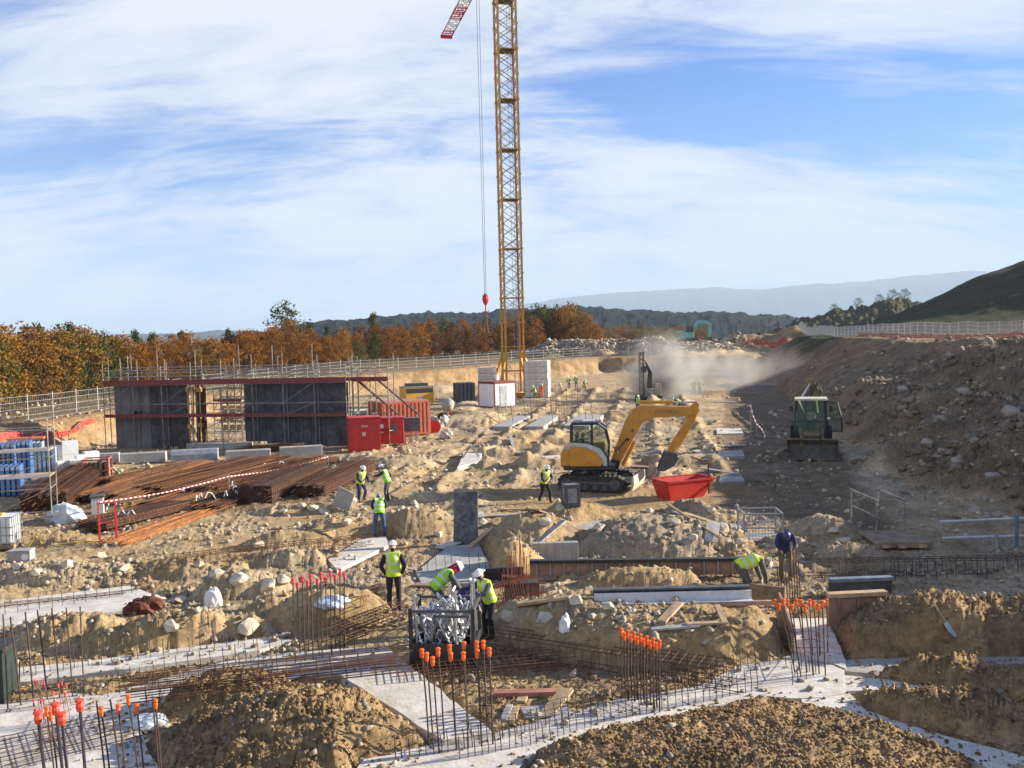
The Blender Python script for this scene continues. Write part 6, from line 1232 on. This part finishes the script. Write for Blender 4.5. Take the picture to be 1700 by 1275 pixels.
# ------------------------------------------------------------------ shutters, beams, planks
def plank(label, a, b, wd=.2, th=.05, m=TIM, za=0., zb=0., name='plank', cat='plank', ground=True):
    A = hit(*a); B = hit(*b); A.z += th / 2 + za; B.z += th / 2 + zb; d = B - A; k = MB(); k.box((0, 0, 0), (d.length, wd, th)); o = k.build(name, m, bevel=.006); o.location = (A + B) / 2; o.rotation_euler = (0, -math.asin(d.z / d.length), math.atan2(d.y, d.x)); return tag(o, label, cat)
def shutter(label, a, b, z0, h, th, face, rib=None, nr=0, top=None, tilt=0):
    A = P(*a); B = P(*b); d = B - A; L = d.length; t = thing('trench_shutter', label, 'formwork', (A.x, A.y, z0), math.atan2(d.y, d.x)); k = MB(); k.box((L / 2, 0, h / 2), (L, th, h)); k.build('face', face, t, bevel=.01)
    if top: k = MB(); k.box((L / 2, -.03, h + .05), (L, th + .12, .10)); k.build('top_flange', top, t)
    for i in range(nr): k = MB(); k.box((L * (i + .5) / nr, -th / 2 - .04, h * .55), (.05, .07, h * .9)); k.build('rib', rib or GALV, t)
    return t
shutter('long dark ribbed steel shutter across the middle trench', (880, 962), (1250, 958), .1, .42, .1, PLY, GALV, 16, BLK)
shutter('short black shutter left of the rusty bars', (800, 965), (870, 962), .0, .4, .1, BLK)
shutter('brown timber shutter right of the capped bars on the white footing', (1374, 1045), (1470, 1040), .05, .78, .12, PLY, TIMD, 3, TIM)
shutter('short timber shutter between the bending worker and the orange caps', (1246, 1022), (1304, 1030), .45, .42, .1, TIMD, None, 0, None)
shutter('dark timber shutter leaning beside the short white footing', (1293, 1030), (1316, 1092), .05, .72, .07, PLY, None, 0, None)
shutter('far dark shutter across the shaded trench at right', (1376, 990), (1480, 986), .0, .42, .1, DGR, None, 0, mat('blue_grey_flange', (.2, .23, .3), .6))
shutter('grey concrete upstand wall left of the rubble heap', (884, 934), (960, 932), .05, .62, .25, CONCD)
shutter('black box shutter in front of the rusty bars', (838, 1003), (895, 1000), .05, .48, .3, DGR, None, 0, BLK)
A = P(986, 1004, .92); B = P(1246, 1002, .86); d = B - A; t = thing('steel_beam', 'long grey and white steel beam lying on the edge of the earth block', 'beam', A, math.atan2(d.y, d.x)); L = d.length
k = MB(); k.box((L / 2, .06, .36), (L, .2, .04)); k.box((L / 2, .1, .2), (L, .05, .28)); k.build('web', DGR, t); k = MB(); k.box((L / 2, -.08, .18), (L, .05, .24)); k.box((L / 2, -.14, .075), (L, .3, .035)); k.build('flange', mat('pale_beam', (.58, .60, .62), .5, var=.06, dirt=.2), t); k = MB(); k.box((L / 2 + .2, -.24, .03), (L + .5, .1, .1)); k.build('timber_edge', mat('pinkish_timber', (.46, .27, .19), .8, var=.15), t)
plank('long pale plank lying left of the steel beam', (862, 1006), (948, 995), .24, .07)
plank('pale plank leaning down the face of the earth block', (1098, 1038), (1128, 1012), .22, .06, zb=.12)
plank('short pale plank under the bending worker', (1190, 1015), (1204, 1040), .14, .06, za=.1)
plank('grey plank lying on the earth block', (1080, 1052), (1160, 1040), .25, .05, m=mat('grey_timber', (.36, .34, .32), .85, var=.2))
plank('tan plank lying beside the grey plank', (1140, 1042), (1200, 1038), .16, .05)
plank('long reddish board lying on the mud in the middle pit', (820, 1158), (925, 1156), .22, .1, m=mat('red_board', (.35, .16, .11), .8, var=.2))
plank('grey board lying flat on the mud in the middle pit', (868, 1186), (945, 1180), .55, .04, m=MATS['grey_timber'])
plank('tan board tilted across the grey board in the pit', (905, 1192), (942, 1158), .3, .05, zb=.15)
plank('left one of two short boards standing in the pit', (836, 1200), (846, 1174), .14, .05, m=MATS['grey_timber'])
plank('right one of two short boards standing in the pit', (848, 1204), (858, 1176), .14, .05)
plank('short pale offcut in the pit behind the boards', (864, 1168), (872, 1155), .2, .05)
plank('pale board lying near the red skip at the road edge', (1165, 764), (1196, 762), .4, .06, m=mat('pale_board', (.55, .5, .42), .8))
plank('white board lying on the pad behind the brown heap', (424, 1142), (500, 1124), .18, .04, m=WHT)
plank('brown plank lying on the mid slabs', (930, 700), (990, 696), .3, .08, m=TIMD)
plank('plank lying across the rubble behind the skip', (1100, 845), (1150, 860), .2, .06, m=MATS['grey_timber'])
plank('upper plank lying beside the shaded slabs', (1196, 742), (1236, 740), .35, .1, m=MATS['pale_board'])
# leaning dark board
p = P(775, 905); k = MB(); k.prism([(-.5, -.05), (.42, -.05), (.36, 1.95), (-.52, 1.9)], -.03, .03, 'y'); o = k.build('formwork_board', mat('splashed_board', (.075, .075, .08), .7, var=.3, scale=1.5, dirt=.55, dirtcol=(.34, .32, .29)), bevel=.01, loc=(p.x, p.y, .0), rz=R(-8)); o.rotation_euler.x = R(-16); tag(o, 'dark formwork board leaning back beside the sandy mound', 'board')
p = hit(566, 848); k = MB(); k.box((0, 0, .45), (.85, .05, .9)); o = k.build('grey_board', CONCD, loc=p, rz=R(-20)); o.rotation_euler.y = R(22); tag(o, 'grey slab propped on the stones left of the talking workers', 'board')
# small things
lumpy('white_sack', 'white sack standing on the earth bank at left', 'sack', 354, 1006, (.24, .22, .42), PLA, seed=3)
lumpy('rust_heap', 'small heap of dark red rusty wire on the bank at left', 'wire heap', 240, 1018, (.42, .32, .3), mat('red_brown_wire', (.16, .05, .03), .9, var=.4, scale=9, bump=.8), seed=7, amp=.5)
lumpy('plastic_sheet_heap', 'pale blue plastic sheet behind the pink capped bars', 'plastic sheet', 550, 1005, (.45, .3, .2), mat('blue_plastic', (.52, .58, .68), .3, var=.15, bump=.4), seed=4)
lumpy('plastic_sheet_heap', 'crumpled plastic lying on the left footing by the heap', 'plastic sheet', 245, 1205, (.4, .3, .15), SHEET, seed=9)
lumpy('pipe_sleeve', 'white plastic scrap lying on the earth block', 'scrap', 938, 1050, (.12, .1, .28), PLA, seed=8)
crate_box('bin', 'dark green bin cut by the left edge', 'bin', -8, 1158, (.7, .7, 1.1), R(5), mat('dark_green_plastic', (.02, .035, .03), .5), None, BLK)
crate_box('tool_box', 'grey battered box near the tracks of the yellow digger', 'box', 948, 838, (.6, .5, .85), R(12), mat('battered_grey', (.30, .30, .30), .6, var=.3, dirt=.4), DGR, None)
def shovel():
    A = hit(1548, 1008) + V3(0, 0, .12); B = hit(1570, 1040) + V3(0, 0, .1); t = thing('shovel', 'shovel with wooden handle lying on the dark earth heap', 'shovel', B); k = MB(); k.tube([A - B, V3(0, 0, 0)], .022, 8); k.build('handle', TIM, t)
    d = (B - A).normalized(); sd = d.cross(V3(0, 0, 1)).normalized(); up = sd.cross(d); k = MB(); o = [(-.13, 0), (.13, 0), (.14, .22), (.05, .36), (-.05, .36), (-.14, .22)]; k.add([d * y + sd * x + up * (.02 + .06 * abs(x)) for x, y in o] + [d * y + sd * x + up * (.0 + .06 * abs(x)) for x, y in o], [tuple(range(6)), tuple(range(11, 5, -1))] + [(i, (i + 1) % 6, (i + 1) % 6 + 6, i + 6) for i in range(6)]); k.build('blade', mat('pale_blade', (.55, .58, .62), .4, .3), t)
shovel()
p = P(1500, 916); t = thing('walkway', 'small site walkway on a timber deck with two grey handrails in the shade', 'walkway', (p.x, p.y, gz(p.x, p.y) + .12), R(-4))
k = MB(); k.box((0, .9, .14), (1.9, 1.9, .06)); k.box((0, -.03, .07), (1.9, .05, .16)); k.build('deck', TIMD, t)
for x in (-.6, -.1, .6): k = MB(); k.box((x, .6, .05), (.24, 1.5, .1)); k.build('bearer', TIM, t)
for s, lab in ((-.85, 1), (.1, 1)):
    k = MB(); a0, a1 = V3(s, 2.9, 0.2), V3(s + .45, 1.5, 0.1)
    for q in (a0, a1): k.tube([q, q + V3(0, 0, 1.25)], .03, 6)
    k.tube([a0 + V3(-.03, .1, 1.27), a1 + V3(.05, -.15, 1.2)], .038, 6); k.tube([a0 + V3(-.03, .1, .7), a1 + V3(.05, -.15, .62)], .026, 6); k.build('handrail', SCAF, t)
t = thing('tube_barrier', 'grey tube barrier standing in the shade at the right edge', 'barrier', P(1640, 925)); o = Vector(t.location)
for (a, b, z) in (((1560, 866), (1740, 858), 0), ((1565, 893), (1740, 888), 0)): k = MB(); A = PY(*a, 29.5); B = PY(*b, 30); k.tube([A - o, B - o], .04, 8); k.build('rail', PGALV, t)
for px, tp, m in ((1655, 884, GALV), (1688, 855, mat('blue_post', (.08, .17, .24), .5)), (1715, 850, GALV)): k = MB(); A = PY(px, tp, 29.7); k.tube([(A.x - o.x, A.y - o.y, -.2), A - o], .06, 8); k.build('post', m, t)
p = P(1268, 902); t = thing('guard_frame', 'galvanised mesh guard frame around a pit beside the navy jacket worker', 'guard frame', (p.x, p.y, .05), R(-3)); k = MB()
for sx in (-.68, .68):
    for y in (0, 1.1): k.beam((sx, y, 0), (sx, y, 1.0), .05)
for z in (.5, 1.0):
    k.beam((-.68, 0, z), (.68, 0, z), .045); k.beam((-.68, 1.1, z), (.68, 1.1, z), .045)
    for s in (-.68, .68): k.beam((s, 0, z), (s, 1.1, z), .045)
k.build('frame', GALV, t); k = MB()
for i in range(12): k.beam((-.6 + i * .11, 0, 0), (-.6 + i * .11, 0, 1), .01); k.beam((-.6 + i * .11, 1.1, 0), (-.6 + i * .11, 1.1, 1), .01)
for i in range(9): k.beam((-.68, 0, .1 + i * .1), (.68, 0, .1 + i * .1), .01)
k.build('mesh', GALV, t); k = MB(); k.box((.05, -.03, .72), (.4, .03, .11)); k.build('plate', LGR, t)
k = MB(); k.box((0, 0, .03), (1.5, 1.3, .1)); o = k.build('concrete_pad', CONCD, loc=(p.x, p.y + .7, .02)); tag(o, 'grey concrete pad inside the galvanised guard frame', 'pad')
t = thing('warning_chain', 'thin red and white warning chain hanging between sticks beside the shaded road', 'chain', P(1262, 742)); o = Vector(t.location); k = MB(); pts = [PY(1241, 674, 66), PY(1246, 672, 65.5), PY(1250, 690, 65), PY(1256, 704, 64.5), PY(1264, 712, 64), PY(1270, 722, 63), PY(1266, 742, 62.5)]
pp = []
for a, b in zip(pts, pts[1:]):
    for i in range(4): pp.append(a.lerp(b, i / 4) - o)
for i in range(len(pp) - 1): k.beam(pp[i], pp[i + 1], .07, .07, mi=i % 2)
k.build('chain', [WHT, mat('pink_chain', (.6, .2, .2), .6)], t)
for i in (4, 12, 20): k = MB(); a = pp[i]; k.tube([(a.x, a.y, gz(a.x + o.x, a.y + o.y) - o.z), a], .03, 5); k.build('stick', TIM, t)
t = thing('cover_frame', 'small triangular steel frame over the trench by the gravel road', 'frame', P(785, 768)); k = MB()
for y in (0, .8): k.beam((-.75, y, .1), (-.1, y, 1.0), .06); k.beam((-.1, y, 1.0), (.5, y, .1), .06)
k.beam((-.1, 0, 1), (-.1, .8, 1), .06); k.build('bar', GALV, t); k = MB(); k.add([(-.7, 0, .12), (-.1, 0, .98), (-.1, .8, .98), (-.7, .8, .12), (-.72, 0, .14), (-.12, 0, 1.0), (-.12, .8, 1.0), (-.72, .8, .14)], [(0, 1, 2, 3), (7, 6, 5, 4), (0, 4, 5, 1), (2, 6, 7, 3)]); k.build('sheet', DGR, t)
# larger single boulders
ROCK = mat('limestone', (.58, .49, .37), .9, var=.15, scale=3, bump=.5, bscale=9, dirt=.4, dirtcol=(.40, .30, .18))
rb = [(110, 940, .3), (262, 998, .32), (300, 1000, .24), (412, 1052, .42), (285, 1052, .3), (445, 978, .4), (395, 965, .36), (360, 955, .3), (470, 970, .3), (60, 955, .25), (205, 945, .26), (330, 940, .24), (960, 1000, .3), (840, 1030, .3), (905, 1030, .34), (1200, 880, .36), (995, 880, .3), (1120, 870, .32), (1080, 850, .3), (1150, 895, .26), (540, 852, .42), (520, 846, .36), (575, 872, .3), (580, 835, .45), (500, 842, .3), (470, 852, .26), (690, 838, .3), (665, 845, .26), (730, 890, .26), (640, 990, .25), (1400, 900, .35), (1385, 885, .3), (1650, 795, .5), (1590, 770, .5), (1540, 740, .5), (1680, 690, .6), (1600, 655, .6), (1500, 650, .6), (1560, 700, .5), (1620, 850, .4), (1640, 830, .35), (1660, 860, .35), (150, 985, .2), (1010, 1010, .22), (30, 945, .3), (170, 925, .3), (430, 905, .3), (615, 905, .3), (800, 870, .3), (905, 870, .35), (930, 845, .3), (1180, 850, .3), (1230, 900, .25)]
def rock(px, py, s):
    p = hit(px, py); bm = bmesh.new(); q = random.Random(int(px * 7 + py))
    for i in range(22):
        v = Vector((q.gauss(0, 1), q.gauss(0, 1), q.gauss(0, 1))).normalized() * q.uniform(.75, 1.1); bm.verts.new((v.x * s * q.uniform(.8, 1.2), v.y * s, v.z * s * .7))
    r = bmesh.ops.convex_hull(bm, input=bm.verts); bmesh.ops.delete(bm, geom=[g for g in r['geom_interior'] if isinstance(g, bmesh.types.BMVert)], context='VERTS')
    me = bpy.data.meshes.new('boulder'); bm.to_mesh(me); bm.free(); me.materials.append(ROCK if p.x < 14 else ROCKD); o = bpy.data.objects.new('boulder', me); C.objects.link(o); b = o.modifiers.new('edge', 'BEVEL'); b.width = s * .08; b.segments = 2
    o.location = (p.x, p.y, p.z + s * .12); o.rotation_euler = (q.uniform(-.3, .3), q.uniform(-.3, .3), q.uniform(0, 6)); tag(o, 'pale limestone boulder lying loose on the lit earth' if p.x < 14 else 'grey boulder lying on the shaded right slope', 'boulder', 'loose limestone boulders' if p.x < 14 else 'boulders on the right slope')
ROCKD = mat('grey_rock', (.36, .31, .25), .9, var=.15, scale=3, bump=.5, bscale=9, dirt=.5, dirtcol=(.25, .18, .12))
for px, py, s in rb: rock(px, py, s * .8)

# scraps of shuttering timber left among the trenches
q = random.Random(17); pr = []
for L, wd, m in ((1.6, .2, TIM), (2.4, .25, MATS['grey_timber']), (1.2, .6, PLY), (1.1, .45, MATS['pale_board']), (3.0, .12, TIMD)):
    k = MB(); k.box((0, 0, 0), (L, wd, .05)); o = k.build('scrap_board', m, bevel=.005); pr.append(o)
for i in range(62):
    o = pr[i] if i < 5 else pr[i % 5].copy()
    if i >= 5: C.objects.link(o)
    while True:
        D = 1 / q.uniform(1 / 120, 1 / 27); x = q.uniform(-.13, .24) * D
        if not (P(1260, 800).x < x and D < 60 and x > 11) and not (40 < D < 47 and x > 0): break
    z, W, rg, fd, e = terrain(np.array([x]), np.array([D])); a = q.uniform(0, 3.14); d = .5
    zx1, zx0 = gz(x + d * math.cos(a), D + d * math.sin(a)), gz(x - d * math.cos(a), D - d * math.sin(a))
    o.location = (x, D, max(float(z[0]), (zx1 + zx0) / 2) + .06); o.rotation_euler = (q.uniform(-.12, .12), -math.atan2(zx1 - zx0, 2 * d), a)
    tag(o, 'scrap board left lying among the trenches and spoil', 'board', 'scrap boards among the trenches')
